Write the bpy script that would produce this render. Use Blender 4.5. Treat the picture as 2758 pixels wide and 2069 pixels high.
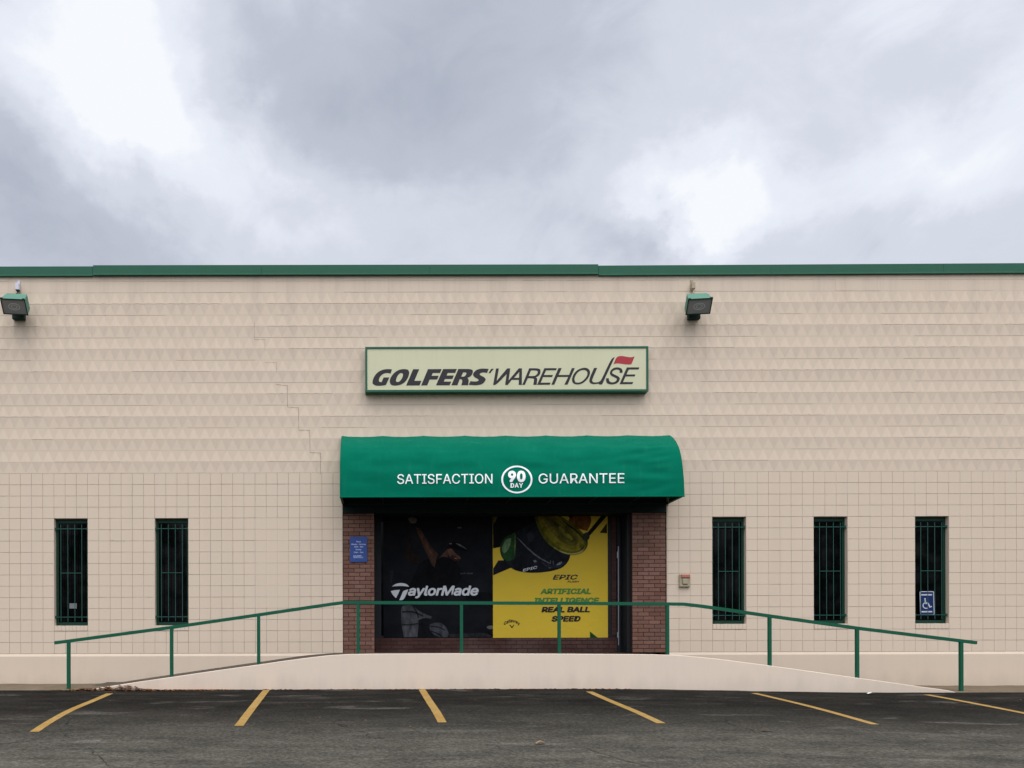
import bpy, bmesh, math, random
from mathutils import Vector, noise as mnoise
random.seed(7)
R = math.radians
C = bpy.context.scene.collection
for o in list(bpy.data.objects):
    bpy.data.objects.remove(o)

# ------------------------------------------------------------------ camera
FPX, UC, VC, ROLL = 2110.0, 1035.0, 1735.0, 0.0026      # focal length and principal point measured on the photograph
DIST, EYE = 14.2, 0.74                                   # metres from the facade, eye above the wall's foot (the lot falls away)
IW, IH = 2758.0, 2069.0
cam_d = bpy.data.cameras.new('camera')
cam = bpy.data.objects.new('camera', cam_d); C.objects.link(cam)
cam.location = (0, -DIST, EYE)
cam.rotation_euler = (R(90), ROLL, 0)
cam_d.sensor_fit = 'HORIZONTAL'; cam_d.sensor_width = 36.0
cam_d.lens = 36.0 * FPX / IW
cam_d.shift_x = (IW / 2 - UC) / IW
cam_d.shift_y = (VC - IH / 2) / IW
cam_d.clip_start = 0.1; cam_d.clip_end = 2000
bpy.context.scene.camera = cam

# ------------------------------------------------------------------ sky, sun, exposure
SUN_EL, SUN_AZ = 70.0, 198.0
vs = bpy.context.scene.view_settings
vs.view_transform = 'Standard'; vs.look = 'None'; vs.exposure = 0.0; vs.gamma = 1.0
vs.use_curve_mapping = False
SUN_STRENGTH = 1.5
SKY_GAIN = 1.0
BACK_GAIN = 4.2
ZEN_GAIN = 4.2

world = bpy.data.worlds.new('World'); bpy.context.scene.world = world
world.use_nodes = True
wt = world.node_tree; wt.nodes.clear()

def wn(kind, **kw):
    n = wt.nodes.new(kind)
    for k, v in kw.items():
        setattr(n, k, v)
    return n

def wmath(op, a, b=None, clamp=False):
    n = wn('ShaderNodeMath', operation=op, use_clamp=clamp)
    for i, x in enumerate((a, b)):
        if x is None: continue
        if isinstance(x, (int, float)): n.inputs[i].default_value = x
        else: wt.links.new(x, n.inputs[i])
    return n.outputs[0]

def build_sky():
    out = wn('ShaderNodeOutputWorld')
    tc = wn('ShaderNodeTexCoord')
    gen = tc.outputs['Generated']
    # clouds are laid out by direction (azimuth, elevation), broken up with noise
    nz = wn('ShaderNodeTexNoise'); nz.inputs['Scale'].default_value = 2.6
    nz.inputs['Detail'].default_value = 9; nz.inputs['Roughness'].default_value = 0.6
    wt.links.new(gen, nz.inputs['Vector'])
    sub = wn('ShaderNodeVectorMath', operation='SUBTRACT'); sub.inputs[1].default_value = (0.5, 0.5, 0.5)
    wt.links.new(nz.outputs['Color'], sub.inputs[0])
    scl = wn('ShaderNodeVectorMath', operation='SCALE'); scl.inputs['Scale'].default_value = 0.34
    wt.links.new(sub.outputs[0], scl.inputs[0])
    add = wn('ShaderNodeVectorMath', operation='ADD')
    wt.links.new(gen, add.inputs[0]); wt.links.new(scl.outputs[0], add.inputs[1])
    nrm = wn('ShaderNodeVectorMath', operation='NORMALIZE'); wt.links.new(add.outputs[0], nrm.inputs[0])
    sp = wn('ShaderNodeSeparateXYZ'); wt.links.new(nrm.outputs[0], sp.inputs[0])
    az = wmath('ARCTAN2', sp.outputs[0], sp.outputs[1])
    el = wmath('ARCSINE', sp.outputs[2])
    total = None

    def blob(u, v, su, sv, rot, amp):
        nonlocal total
        a0 = math.atan((u - UC) / FPX); e0 = math.atan((VC - v) / FPX * math.cos(a0))
        k = 1 / FPX
        su *= k * 0.85; sv *= k * 0.72
        dx = wmath('SUBTRACT', az, a0); dy = wmath('SUBTRACT', el, e0)
        c, s = math.cos(R(rot)), math.sin(R(rot))
        p = wmath('ADD', wmath('MULTIPLY', dx, c / su), wmath('MULTIPLY', dy, s / su))
        q = wmath('ADD', wmath('MULTIPLY', dx, -s / sv), wmath('MULTIPLY', dy, c / sv))
        d2 = wmath('ADD', wmath('MULTIPLY', p, p), wmath('MULTIPLY', q, q))
        g = wmath('MULTIPLY', wmath('EXPONENT', wmath('MULTIPLY', d2, -1.0)), amp)
        total = g if total is None else wmath('ADD', total, g)
    # u, v of the centre as measured, half widths, tilt, brightness
    for b in SKY_BLOBS:
        blob(*b)
    fb = wn('ShaderNodeTexNoise'); fb.inputs['Scale'].default_value = 3.2
    fb.inputs['Detail'].default_value = 9; fb.inputs['Roughness'].default_value = 0.5
    fb.inputs['Distortion'].default_value = 0.4
    mp = wn('ShaderNodeMapping'); mp.inputs['Scale'].default_value = (1, 1, 1.7); mp.inputs['Location'].default_value = (3.1, 0.4, 1.2)
    wt.links.new(gen, mp.inputs[0]); wt.links.new(mp.outputs[0], fb.inputs['Vector'])
    fine = wmath('MULTIPLY', wmath('SUBTRACT', fb.outputs['Fac'], 0.5), 0.62)
    f2 = wn('ShaderNodeTexNoise'); f2.inputs['Scale'].default_value = 9; f2.inputs['Detail'].default_value = 7; f2.inputs['Roughness'].default_value = 0.62; f2.inputs['Distortion'].default_value = 0.6
    wt.links.new(mp.outputs[0], f2.inputs['Vector'])
    fine = wmath('ADD', fine, wmath('MULTIPLY', wmath('SUBTRACT', f2.outputs['Fac'], 0.5), 0.44))
    fac = wmath('ADD', wmath('ADD', total, fine), 0.50, clamp=True)
    ramp = wn('ShaderNodeValToRGB')
    ramp.color_ramp.interpolation = 'EASE'
    e = ramp.color_ramp.elements
    e[0].position = 0.0; e[0].color = (0.45, 0.485, 0.575, 1)
    e[1].position = 1.0; e[1].color = (0.98, 1.0, 1.04, 1)
    for pos, col in ((0.25, (0.535, 0.57, 0.66, 1)), (0.55, (0.70, 0.735, 0.83, 1)), (0.82, (0.85, 0.89, 0.98, 1))):
        k = ramp.color_ramp.elements.new(pos); k.color = col
    wt.links.new(fac, ramp.inputs[0])
    # overcast luminance: brightest overhead, and brighter on the sun's side (behind the camera)
    sg = wn('ShaderNodeSeparateXYZ'); wt.links.new(gen, sg.inputs[0])
    zen = wmath('MULTIPLY', wmath('MAXIMUM', wmath('SUBTRACT', sg.outputs[2], 0.64), 0.0), ZEN_GAIN)
    back = wmath('MULTIPLY', wmath('MULTIPLY', wmath('MAXIMUM', wmath('MULTIPLY', sg.outputs[1], -1.0), 0.0), wmath('MAXIMUM', sg.outputs[2], 0.0)), BACK_GAIN)
    gain = wmath('MULTIPLY', wmath('ADD', wmath('ADD', zen, back), 1.0), SKY_GAIN)
    cl = wn('ShaderNodeVectorMath', operation='SCALE')
    wt.links.new(ramp.outputs[0], cl.inputs[0]); wt.links.new(gain, cl.inputs['Scale'])
    bg1 = wn('ShaderNodeBackground'); bg1.inputs['Strength'].default_value = 1.0
    wt.links.new(cl.outputs[0], bg1.inputs['Color'])
    sky = wn('ShaderNodeTexSky'); sky.sky_type = 'NISHITA'; sky.sun_disc = False
    sky.sun_elevation = R(SUN_EL); sky.sun_rotation = R(SUN_AZ)
    bg2 = wn('ShaderNodeBackground'); bg2.inputs['Strength'].default_value = 0.08
    wt.links.new(sky.outputs[0], bg2.inputs['Color'])
    mix = wn('ShaderNodeMixShader'); mix.inputs[0].default_value = 0.94     # cloud cover
    wt.links.new(bg2.outputs[0], mix.inputs[1]); wt.links.new(bg1.outputs[0], mix.inputs[2])
    wt.links.new(mix.outputs[0], out.inputs['Surface'])

SKY_BLOBS = [
    (190, 110, 340, 260, 0, 0.42), (430, 310, 430, 160, -34, 0.40), (760, 450, 300, 130, -30, 0.20),
    (1250, 180, 560, 420, 20, -0.30), (1060, 480, 330, 300, 0, -0.18), (700, 20, 240, 150, -40, -0.20),
    (60, 470, 330, 190, -20, -0.26), (300, 640, 360, 130, -10, -0.22),
    (1890, 500, 170, 120, -30, 0.50), (2010, 590, 150, 90, -20, 0.22), (2130, 190, 330, 260, 30, 0.16), (2330, 430, 180, 120, 0, 0.16),
    (2650, 230, 250, 300, 0, 0.32), (1780, 590, 150, 100, 0, -0.22), (2180, 400, 120, 90, 20, -0.10), (2400, 620, 420, 90, 0, -0.08),
    (2480, 40, 240, 90, 0, -0.14), (900, 690, 420, 60, 0, 0.14),
]
build_sky()

sun_d = bpy.data.lights.new('sun', 'SUN'); sun_d.energy = SUN_STRENGTH; sun_d.angle = R(55); sun_d.color = (1.0, 0.955, 0.9)
sun = bpy.data.objects.new('sun', sun_d); C.objects.link(sun)
_sd = Vector((math.sin(R(SUN_AZ)) * math.cos(R(SUN_EL)), math.cos(R(SUN_AZ)) * math.cos(R(SUN_EL)), math.sin(R(SUN_EL))))
_sd.x = -_sd.x
sun.rotation_euler = (-_sd).to_track_quat('-Z', 'Y').to_euler()
sun.location = (0, -30, 40)

# ------------------------------------------------------------------ helpers
def W(u, v, y=0.0):
    """Photograph pixel -> (x, z) on the vertical plane at depth y (the facade is y = 0)."""
    d = DIST + y; du = u - UC; dv = v - VC
    a = du + dv * ROLL; b = dv - du * ROLL
    return (a * d / FPX, EYE - b * d / FPX)

def lin(c):
    return tuple((x / 255 / 12.92) if x / 255 <= 0.04045 else ((x / 255 + 0.055) / 1.055) ** 2.4 for x in c)

ORG = {}

class MB:
    """Collects faces in world coordinates and links them as one mesh object."""
    def __init__(self): self.v = []; self.f = []; self.m = []; self.c = []
    def face(self, pts, m=0, col=None):
        b = len(self.v); self.v += [tuple(p) for p in pts]; self.f.append(tuple(range(b, b + len(pts)))); self.m.append(m); self.c.append(col)
    def box(self, x0, x1, y0, y1, z0, z1, m=0, bev=0.0):
        if bev <= 0:
            P = [(x0, y0, z0), (x1, y0, z0), (x1, y1, z0), (x0, y1, z0), (x0, y0, z1), (x1, y0, z1), (x1, y1, z1), (x0, y1, z1)]
            for f in ((0, 3, 2, 1), (4, 5, 6, 7), (0, 1, 5, 4), (1, 2, 6, 5), (2, 3, 7, 6), (3, 0, 4, 7)):
                self.face([P[i] for i in f], m)
        else:
            bm = bmesh.new(); bmesh.ops.create_cube(bm, size=1)
            for q in bm.verts:
                q.co = Vector(((x0 + x1) / 2 + q.co.x * (x1 - x0), (y0 + y1) / 2 + q.co.y * (y1 - y0), (z0 + z1) / 2 + q.co.z * (z1 - z0)))
            bmesh.ops.bevel(bm, geom=list(bm.edges), offset=bev, segments=2, profile=0.5, affect='EDGES')
            self.bm(bm, m)
    def bm(self, bm, m=0):
        b = len(self.v); bm.verts.ensure_lookup_table(); bm.verts.index_update()
        self.v += [tuple(q.co) for q in bm.verts]
        for f in bm.faces:
            self.f.append(tuple(b + q.index for q in f.verts)); self.m.append(m); self.c.append(None)
        bm.free()
    def bar(self, p, q, w, h, m=0, up=Vector((0, 0, 1)), ext=0.0):
        """Rectangular bar from p to q, w across, h along 'up'."""
        p = Vector(p); q = Vector(q); d = (q - p).normalized(); p = p - d * ext; q = q + d * ext
        s = d.cross(up).normalized(); t = s.cross(d).normalized()
        c = [(s * a * w / 2 + t * b * h / 2) for a, b in ((-1, -1), (1, -1), (1, 1), (-1, 1))]
        A = [p + k for k in c]; B = [q + k for k in c]
        for i in range(4):
            j = (i + 1) % 4; self.face([A[i], A[j], B[j], B[i]], m)
        self.face(A[::-1], m); self.face(B, m)
    def tube(self, pts, r, n=8, m=0, cap=True):
        pts = [Vector(p) for p in pts]; rings = []
        for i, p in enumerate(pts):
            d = (pts[min(i + 1, len(pts) - 1)] - pts[max(i - 1, 0)]).normalized()
            a = Vector((0, 1, 0)) if abs(d.y) < 0.9 else Vector((1, 0, 0))
            s = d.cross(a).normalized(); t = s.cross(d)
            rr = r[i] if isinstance(r, (list, tuple)) else r
            rings.append([p + s * math.cos(2 * math.pi * k / n) * rr + t * math.sin(2 * math.pi * k / n) * rr for k in range(n)])
        for a, b in zip(rings, rings[1:]):
            for k in range(n):
                self.face([a[k], a[(k + 1) % n], b[(k + 1) % n], b[k]], m)
        if cap: self.face(rings[0][::-1], m); self.face(rings[-1], m)
    def shape(self, vf, m=0, col=None):
        vs_, fs_ = vf; b = len(self.v); self.v += [tuple(p) for p in vs_]
        for f in fs_:
            self.f.append(tuple(b + i for i in f)); self.m.append(m); self.c.append(col)
    def build(self, name, mats, parent=None, origin=None, smooth=False, merge=False):
        if not isinstance(mats, (list, tuple)): mats = [mats]
        if parent is not None and origin is None: o0 = ORG[parent.name]
        elif origin is not None: o0 = Vector(origin)
        else:
            xs = [p[0] for p in self.v]; ys = [p[1] for p in self.v]; zs = [p[2] for p in self.v]
            o0 = Vector(((min(xs) + max(xs)) / 2, (min(ys) + max(ys)) / 2, min(zs)))
        me = bpy.data.meshes.new(name)
        me.from_pydata([(p[0] - o0.x, p[1] - o0.y, p[2] - o0.z) for p in self.v], [], self.f)
        for mt in mats: me.materials.append(mt)
        me.polygons.foreach_set('material_index', self.m)
        if any(c is not None for c in self.c):
            at = me.color_attributes.new('ink', 'FLOAT_COLOR', 'CORNER')
            i = 0
            for pf, c in zip(me.polygons, self.c):
                for _ in pf.loop_indices:
                    at.data[i].color = (*(c or (0, 0, 0)), 1); i += 1
        if merge:
            bm = bmesh.new(); bm.from_mesh(me); bmesh.ops.remove_doubles(bm, verts=bm.verts, dist=1e-5)
            bmesh.ops.recalc_face_normals(bm, faces=bm.faces); bm.to_mesh(me); bm.free()
        if smooth: me.polygons.foreach_set('use_smooth', [True] * len(me.polygons))
        me.update()
        o = bpy.data.objects.new(name, me); C.objects.link(o)
        ORG[o.name] = o0
        if parent is not None:
            o.parent = parent; o.location = o0 - ORG[parent.name]
        else:
            o.location = o0
        return o

def tag(o, label=None, cat=None, group=None, kind=None):
    if label: o['label'] = label
    if cat: o['category'] = cat
    if group: o['group'] = group
    if kind: o['kind'] = kind
    return o

def thing(name, loc, label, cat, group=None):
    o = bpy.data.objects.new(name, None); C.objects.link(o); o.location = loc; ORG[o.name] = Vector(loc)
    o.empty_display_size = 0.2
    return tag(o, label, cat, group)

def copy_tree(o, parent=None):
    c = o.copy(); C.objects.link(c); c.parent = parent
    for ch in [k for k in bpy.data.objects if k.parent == o]:
        copy_tree(ch, c)
    return c

# ---- flat lettering: outlines filled through a 2D curve
def _curve_mesh(cu):
    ob = bpy.data.objects.new('tmp', cu); C.objects.link(ob)
    bpy.context.view_layer.update()
    dg = bpy.context.evaluated_depsgraph_get()
    me = bpy.data.meshes.new_from_object(ob.evaluated_get(dg))
    vs_ = [tuple(v.co) for v in me.vertices]; fs_ = [tuple(p.vertices) for p in me.polygons]
    bpy.data.objects.remove(ob); bpy.data.curves.remove(cu); bpy.data.meshes.remove(me)
    return vs_, fs_

try:      # the sans that ships with Blender itself; the built-in face serves where it is missing
    SANS = bpy.data.fonts.load(bpy.utils.system_resource('DATAFILES', path='fonts') + '/Inter.woff2')
except Exception:
    SANS = None
def text2d(body, bold=0.0, shear=0.0, space=1.0):
    cu = bpy.data.curves.new('tmp', 'FONT'); cu.body = body; cu.size = 1
    if SANS: cu.font = SANS
    cu.shear = shear
    cu.space_character = space; cu.resolution_u = 4; cu.fill_mode = 'FRONT'
    vs_, fs_ = _curve_mesh(cu)
    V, F = [], []
    offs = [(0, 0)] if bold <= 0 else [(bold * math.cos(k * math.pi / 4), bold * math.sin(k * math.pi / 4)) for k in range(8)]
    for k, (dx, dy) in enumerate(offs):      # heavier weights: the same outline laid down again, a hair apart
        n = len(V); V += [(p[0] + dx, p[1] + dy, -0.00025 * k) for p in vs_]; F += [tuple(n + i for i in f) for f in fs_]
    return V, F

def poly2d(loops, smooth=False):
    cu = bpy.data.curves.new('tmp', 'CURVE'); cu.dimensions = '2D'; cu.fill_mode = 'FRONT' if hasattr(cu, 'fill_mode') else cu.fill_mode
    for lp in loops:
        s = cu.splines.new('POLY'); s.points.add(len(lp) - 1)
        for i, (x, y) in enumerate(lp): s.points[i].co = (x, y, 0, 1)
        s.use_cyclic_u = True
    return _curve_mesh(cu)

def smooth_loop(lp, n=3, corner=50):
    """Rounds a hand-measured outline where it turns gently, keeps its corners."""
    for _ in range(n - 1):
        out = []; L = len(lp)
        for i in range(L):
            a = Vector(lp[i - 1]); b = Vector(lp[i]); c = Vector(lp[(i + 1) % L])
            d1 = b - a; d2 = c - b
            ang = math.degrees(d1.angle(d2)) if d1.length > 1e-9 and d2.length > 1e-9 else 0
            if ang > corner: out.append(tuple(b))
            else: out += [tuple(b - d1 * 0.25), tuple(b + d2 * 0.25)]
        lp = out
    return lp

def fit(vf, u0, u1, v0, v1, y, pt=W):
    """Fits 2D letter outlines into a measured box on the plane at depth y; returns pixel-fitted world faces."""
    vs_, fs_ = vf
    X = [p[0] for p in vs_]; Y = [p[1] for p in vs_]
    x0, x1, y0, y1 = min(X), max(X), min(Y), max(Y)
    out = []
    for p in vs_:
        u = u0 + (p[0] - x0) / (x1 - x0) * (u1 - u0); v = v1 + (p[1] - y0) / (y1 - y0) * (v0 - v1)
        out.append((u, v, p[2] if len(p) > 2 else 0))
    a, zt = W((u0 + u1) / 2, v0, y); b, zb = W((u0 + u1) / 2, v1, y)
    xa, _ = W(u0, (v0 + v1) / 2, y); xb, _ = W(u1, (v0 + v1) / 2, y)
    res = [(xa + (u - u0) / (u1 - u0) * (xb - xa), y + dy, zb + (v1 - v) / (v1 - v0) * (zt - zb)) for u, v, dy in out]
    return res, fs_

def px_poly(loops, sc, ou, ov, y, sm=1, corner=50):
    """Outline measured in an enlarged crop (scale sc, origin ou, ov) -> faces on plane y."""
    lps = [[W(ou + x / sc, ov + yy / sc, y) for x, yy in (smooth_loop(lp, sm, corner) if sm > 1 else lp)] for lp in loops]
    vs_, fs_ = poly2d(lps)
    return [(p[0], y, p[1]) for p in vs_], fs_

# ------------------------------------------------------------------ materials
def mat(name, col, rough=0.8, spec=0.3, metal=0.0):
    m = bpy.data.materials.new(name); m.use_nodes = True
    b = m.node_tree.nodes['Principled BSDF']
    b.inputs['Base Color'].default_value = (*col, 1); b.inputs['Roughness'].default_value = rough
    b.inputs['Specular IOR Level'].default_value = spec; b.inputs['Metallic'].default_value = metal
    return m

class NT:
    def __init__(self, m): self.m = m; self.t = m.node_tree; self.b = self.t.nodes['Principled BSDF']
    def n(self, kind, **kw):
        x = self.t.nodes.new(kind)
        for k, v in kw.items(): setattr(x, k, v)
        return x
    def l(self, a, b): self.t.links.new(a, b)
    def pos(self, scale=(1, 1, 1), loc=(0, 0, 0)):
        g = self.n('ShaderNodeNewGeometry'); mp = self.n('ShaderNodeMapping'); mp.inputs['Scale'].default_value = scale; mp.inputs['Location'].default_value = loc
        self.l(g.outputs['Position'], mp.inputs[0]); return mp.outputs[0]
    def noise(self, scale, detail=4, rough=0.55, vec=None, dist=0.0):
        x = self.n('ShaderNodeTexNoise'); x.inputs['Scale'].default_value = scale; x.inputs['Detail'].default_value = detail
        x.inputs['Roughness'].default_value = rough; x.inputs['Distortion'].default_value = dist
        self.l(vec if vec is not None else self.pos(), x.inputs['Vector']); return x.outputs['Fac']
    def ramp(self, fac, stops):
        r = self.n('ShaderNodeValToRGB'); e = r.color_ramp.elements
        while len(e) < len(stops): e.new(0.5)
        for i, (p, c) in enumerate(stops):
            e[i].position = p; e[i].color = (c, c, c, 1) if isinstance(c, (int, float)) else (*c, 1)
        self.l(fac, r.inputs[0]); return r.outputs[0]
    def mix(self, fac, a, b, mode='MIX'):
        x = self.n('ShaderNodeMix', data_type='RGBA', blend_type=mode)
        for i, v in ((0, fac), (6, a), (7, b)):
            if isinstance(v, (int, float)): x.inputs[i].default_value = v
            elif isinstance(v, tuple): x.inputs[i].default_value = (*v, 1)
            else: self.l(v, x.inputs[i])
        return x.outputs[2]
    def math(self, op, a, b=None, clamp=False):
        x = self.n('ShaderNodeMath', operation=op, use_clamp=clamp)
        for i, v in enumerate((a, b)):
            if v is None: continue
            if isinstance(v, (int, float)): x.inputs[i].default_value = v
            else: self.l(v, x.inputs[i])
        return x.outputs[0]
    def color(self, s): self.l(s, self.b.inputs['Base Color'])
    def rough(self, s): self.l(s, self.b.inputs['Roughness'])
    def bump(self, h, strength=0.3, dist=0.01):
        x = self.n('ShaderNodeBump'); x.inputs['Strength'].default_value = strength; x.inputs['Distance'].default_value = dist
        self.l(h, x.inputs['Height']); self.l(x.outputs[0], self.b.inputs['Normal'])
    def island(self):
        return self.n('ShaderNodeNewGeometry').outputs['Random Per Island']

def painted_wall(name, col, island=0.0, stain=0.10, bump=0.15, bscale=60):
    m = mat(name, col, 0.85, 0.25); t = NT(m)
    n1 = t.noise(0.55, 5, 0.6); n2 = t.noise(3.0, 5, 0.6, t.pos((1, 1, 0.25))); n3 = t.noise(bscale, 3, 0.6)
    k = t.math('ADD', t.math('MULTIPLY', t.math('SUBTRACT', n1, 0.5), 0.45), t.math('MULTIPLY', t.math('SUBTRACT', n2, 0.5), 0.30))
    k = t.math('ADD', k, t.math('MULTIPLY', t.math('SUBTRACT', n3, 0.5), 0.10))
    if island: k = t.math('ADD', k, t.math('MULTIPLY', t.math('SUBTRACT', t.island(), 0.5), island))
    f = t.math('ADD', t.math('MULTIPLY', k, stain * 5), 0.5, True)
    warm = tuple(min(1, c * w * (1 + stain)) for c, w in zip(col, (1.02, 0.99, 0.97)))
    cool = tuple(c * w * (1 - stain) for c, w in zip(col, (0.985, 1.01, 1.0)))
    c = t.mix(f, cool, warm)
    # rain streaks below the roof edge and openings, splashed dirt at the foot
    g = t.n('ShaderNodeNewGeometry'); s = t.n('ShaderNodeSeparateXYZ'); t.l(g.outputs['Position'], s.inputs[0])
    st = t.ramp(t.noise(1.0, 6, 0.7, t.pos((3.2, 3.2, 0.16))), [(0.46, 0), (0.70, 1)])
    hi = t.n('ShaderNodeMapRange', interpolation_type='SMOOTHSTEP'); hi.inputs[1].default_value = 4.2; hi.inputs[2].default_value = 7.5; t.l(s.outputs[2], hi.inputs[0])
    c = t.mix(t.math('MULTIPLY', t.math('MULTIPLY', st, t.math('ADD', t.math('MULTIPLY', hi.outputs[0], 0.20), 0.07)), 1.0), c, tuple(x * 0.55 for x in col))
    lo = t.n('ShaderNodeMapRange', interpolation_type='SMOOTHSTEP'); lo.inputs[1].default_value = 0.26; lo.inputs[2].default_value = -0.06
    t.l(t.math('ADD', s.outputs[2], t.math('MULTIPLY', t.math('SUBTRACT', n2, 0.5), 0.6)), lo.inputs[0])
    c = t.mix(t.math('MULTIPLY', lo.outputs[0], 0.16), c, (0.20, 0.16, 0.12))
    t.color(c)
    t.bump(n3, bump, 0.004)
    return m

WALLC = lin((212, 194, 173))
M = {}
M['block'] = painted_wall('painted_block', WALLC, island=0.16, stain=0.055)
M['joint'] = painted_wall('block_joint', tuple(c * 0.74 for c in WALLC), stain=0.12)
M['plinth'] = painted_wall('painted_plinth', lin((211, 193, 172)), stain=0.06, bscale=25)
M['ramp_face'] = painted_wall('painted_ramp_face', lin((226, 208, 188)), stain=0.05, bscale=22)

def ramp_concrete():
    m = mat('worn_concrete', (0.2, 0.17, 0.13), 0.95, 0.03); t = NT(m)
    f = t.noise(2.5, 6, 0.65); g = t.noise(60, 3)
    c = t.ramp(f, [(0.3, (0.075, 0.062, 0.047)), (0.7, (0.125, 0.105, 0.082))])
    t.color(t.mix(t.math('MULTIPLY', g, 0.35), c, (0.05, 0.042, 0.033))); t.bump(g, 0.4, 0.004)
    return m
M['concrete'] = ramp_concrete()

def asphalt():
    m = mat('asphalt', (0.06, 0.06, 0.056), 0.95, 0.06); t = NT(m)
    p = t.pos()
    big = t.noise(0.55, 5, 0.6, t.pos((1, 1.6, 1)), 0.6); mid = t.noise(2.2, 6, 0.62, t.pos((0.55, 1.6, 1))); fine = t.noise(85, 2, 0.7, p); agg = t.noise(24, 4, 0.8, p)
    g = t.n('ShaderNodeNewGeometry'); s = t.n('ShaderNodeSeparateXYZ'); t.l(g.outputs['Position'], s.inputs[0])
    # the strip along the ramp is coloured darker, with a ragged outer edge
    near = t.math('ADD', s.outputs[1], t.math('MULTIPLY', t.math('SUBTRACT', mid, 0.5), 2.2))
    near = t.math('ADD', near, t.math('MULTIPLY', t.math('SUBTRACT', big, 0.5), 2.4))
    mr = t.n('ShaderNodeMapRange', interpolation_type='SMOOTHSTEP'); mr.inputs[1].default_value = -6.3; mr.inputs[2].default_value = -2.9
    t.l(near, mr.inputs[0])
    near_dark = mr.outputs[0]
    worn = t.mix(t.ramp(mid, [(0.35, 0), (0.65, 1)]), (0.048, 0.0445, 0.036), (0.094, 0.086, 0.069))
    dark = t.mix(t.ramp(mid, [(0.35, 0), (0.68, 1)]), (0.0072, 0.0066, 0.0056), (0.022, 0.0198, 0.0160))
    c = t.mix(near_dark, worn, dark)
    # dried pale silt left in shallow puddles
    silt = t.noise(1.1, 6, 0.6, t.pos((0.75, 3.2, 1), (4.1, 1.3, 0)), 0.5)
    sm = t.math('MULTIPLY', t.ramp(silt, [(0.585, 0), (0.70, 1)]), 0.5)
    c = t.mix(sm, c, (0.135, 0.125, 0.105))
    sp = t.ramp(agg, [(0.36, 0.45), (0.5, 0.95), (0.63, 1.7)])
    c = t.mix(0.75, c, sp, 'MULTIPLY')
    pale = t.ramp(fine, [(0.66, 0), (0.74, 1)])
    c = t.mix(t.math('MULTIPLY', t.math('MULTIPLY', pale, 0.35), t.math('SUBTRACT', 1.0, t.math('MULTIPLY', near_dark, 0.8))), c, (0.22, 0.21, 0.19))
    # a few long cracks
    wv = t.n('ShaderNodeTexVoronoi', feature='DISTANCE_TO_EDGE'); wv.inputs['Scale'].default_value = 0.33
    wob = t.n('ShaderNodeTexNoise'); wob.inputs['Scale'].default_value = 2.2; wob.inputs['Detail'].default_value = 5
    t.l(p, wob.inputs['Vector'])
    ad = t.n('ShaderNodeVectorMath', operation='MULTIPLY_ADD'); ad.inputs[1].default_value = (0.5, 0.5, 0)
    t.l(wob.outputs['Color'], ad.inputs[0]); t.l(p, ad.inputs[2]); t.l(ad.outputs[0], wv.inputs['Vector'])
    cr = t.ramp(wv.outputs['Distance'], [(0.0, 1), (0.005, 0)])
    msk = t.ramp(t.noise(0.8, 3, 0.5, t.pos((1, 1, 1), (7, 3, 0))), [(0.5, 0), (0.56, 1)])
    cr = t.math('MULTIPLY', cr, msk)
    c = t.mix(t.math('MULTIPLY', cr, 0.8), c, (0.015, 0.014, 0.013))
    t.color(c)
    h = t.math('SUBTRACT', t.math('ADD', t.math('MULTIPLY', agg, 1.0), t.math('MULTIPLY', fine, 0.4)), t.math('MULTIPLY', cr, 1.5))
    t.bump(h, 0.45, 0.010)
    return m
M['asphalt'] = asphalt()

def line_paint():
    m = mat('road_paint', lin((180, 140, 62)), 0.9, 0.05); t = NT(m)
    w = t.noise(30, 5, 0.7); w2 = t.noise(3.5, 5, 0.7)
    c = t.mix(t.ramp(w2, [(0.3, 0), (0.7, 1)]), lin((142, 110, 54)), lin((166, 137, 84)))
    wear = t.ramp(t.math('ADD', t.math('MULTIPLY', w, 0.7), t.math('MULTIPLY', w2, 0.3)), [(0.53, 0), (0.66, 1)])
    t.color(t.mix(t.math('MULTIPLY', wear, 0.75), c, (0.075, 0.07, 0.06))); t.bump(w, 0.4, 0.006)
    return m
M['paint'] = line_paint()

def metal_paint(name, col, rough=0.45, var=0.12, dirt=(0.05, 0.06, 0.05), dirt_amt=0.25):
    m = mat(name, col, rough, 0.25); t = NT(m)
    n = t.noise(6, 6, 0.65); f = t.noise(45, 4, 0.6)
    c = t.mix(n, tuple(x * (1 - var) for x in col), tuple(x * (1 + var) for x in col))
    t.color(t.mix(t.math('MULTIPLY', t.ramp(f, [(0.52, 0), (0.75, 1)]), dirt_amt), c, dirt)); t.bump(f, 0.08, 0.002)
    return m
M['rail'] = metal_paint('rail_green', lin((8, 86, 60)), 0.65)
M['coping'] = metal_paint('coping_green', lin((42, 92, 70)), 0.7, 0.10)
M['frame'] = metal_paint('window_frame_green', lin((12, 54, 40)), 0.6)
M['bars'] = metal_paint('grille_green', lin((36, 80, 68)), 0.65, 0.2)
M['sign_green'] = metal_paint('cabinet_green', lin((36, 92, 70)), 0.5)
M['lamp_green'] = metal_paint('lamp_green', lin((80, 126, 106)), 0.65)
M['lamp_dark'] = metal_paint('lamp_dark', lin((20, 46, 38)), 0.55)
M['dark_metal'] = metal_paint('dark_metal', lin((30, 33, 36)), 0.6, 0.2, (0.01, 0.011, 0.012))
M['fascia'] = metal_paint('fascia_green', lin((10, 28, 26)), 0.7, 0.1, (0.004, 0.006, 0.006))
M['aluminium'] = mat('aluminium', (0.34, 0.36, 0.38), 0.45, 0.5, 0.6)
M['white_metal'] = metal_paint('white_box', lin((206, 205, 214)), 0.5, 0.05)
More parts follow.
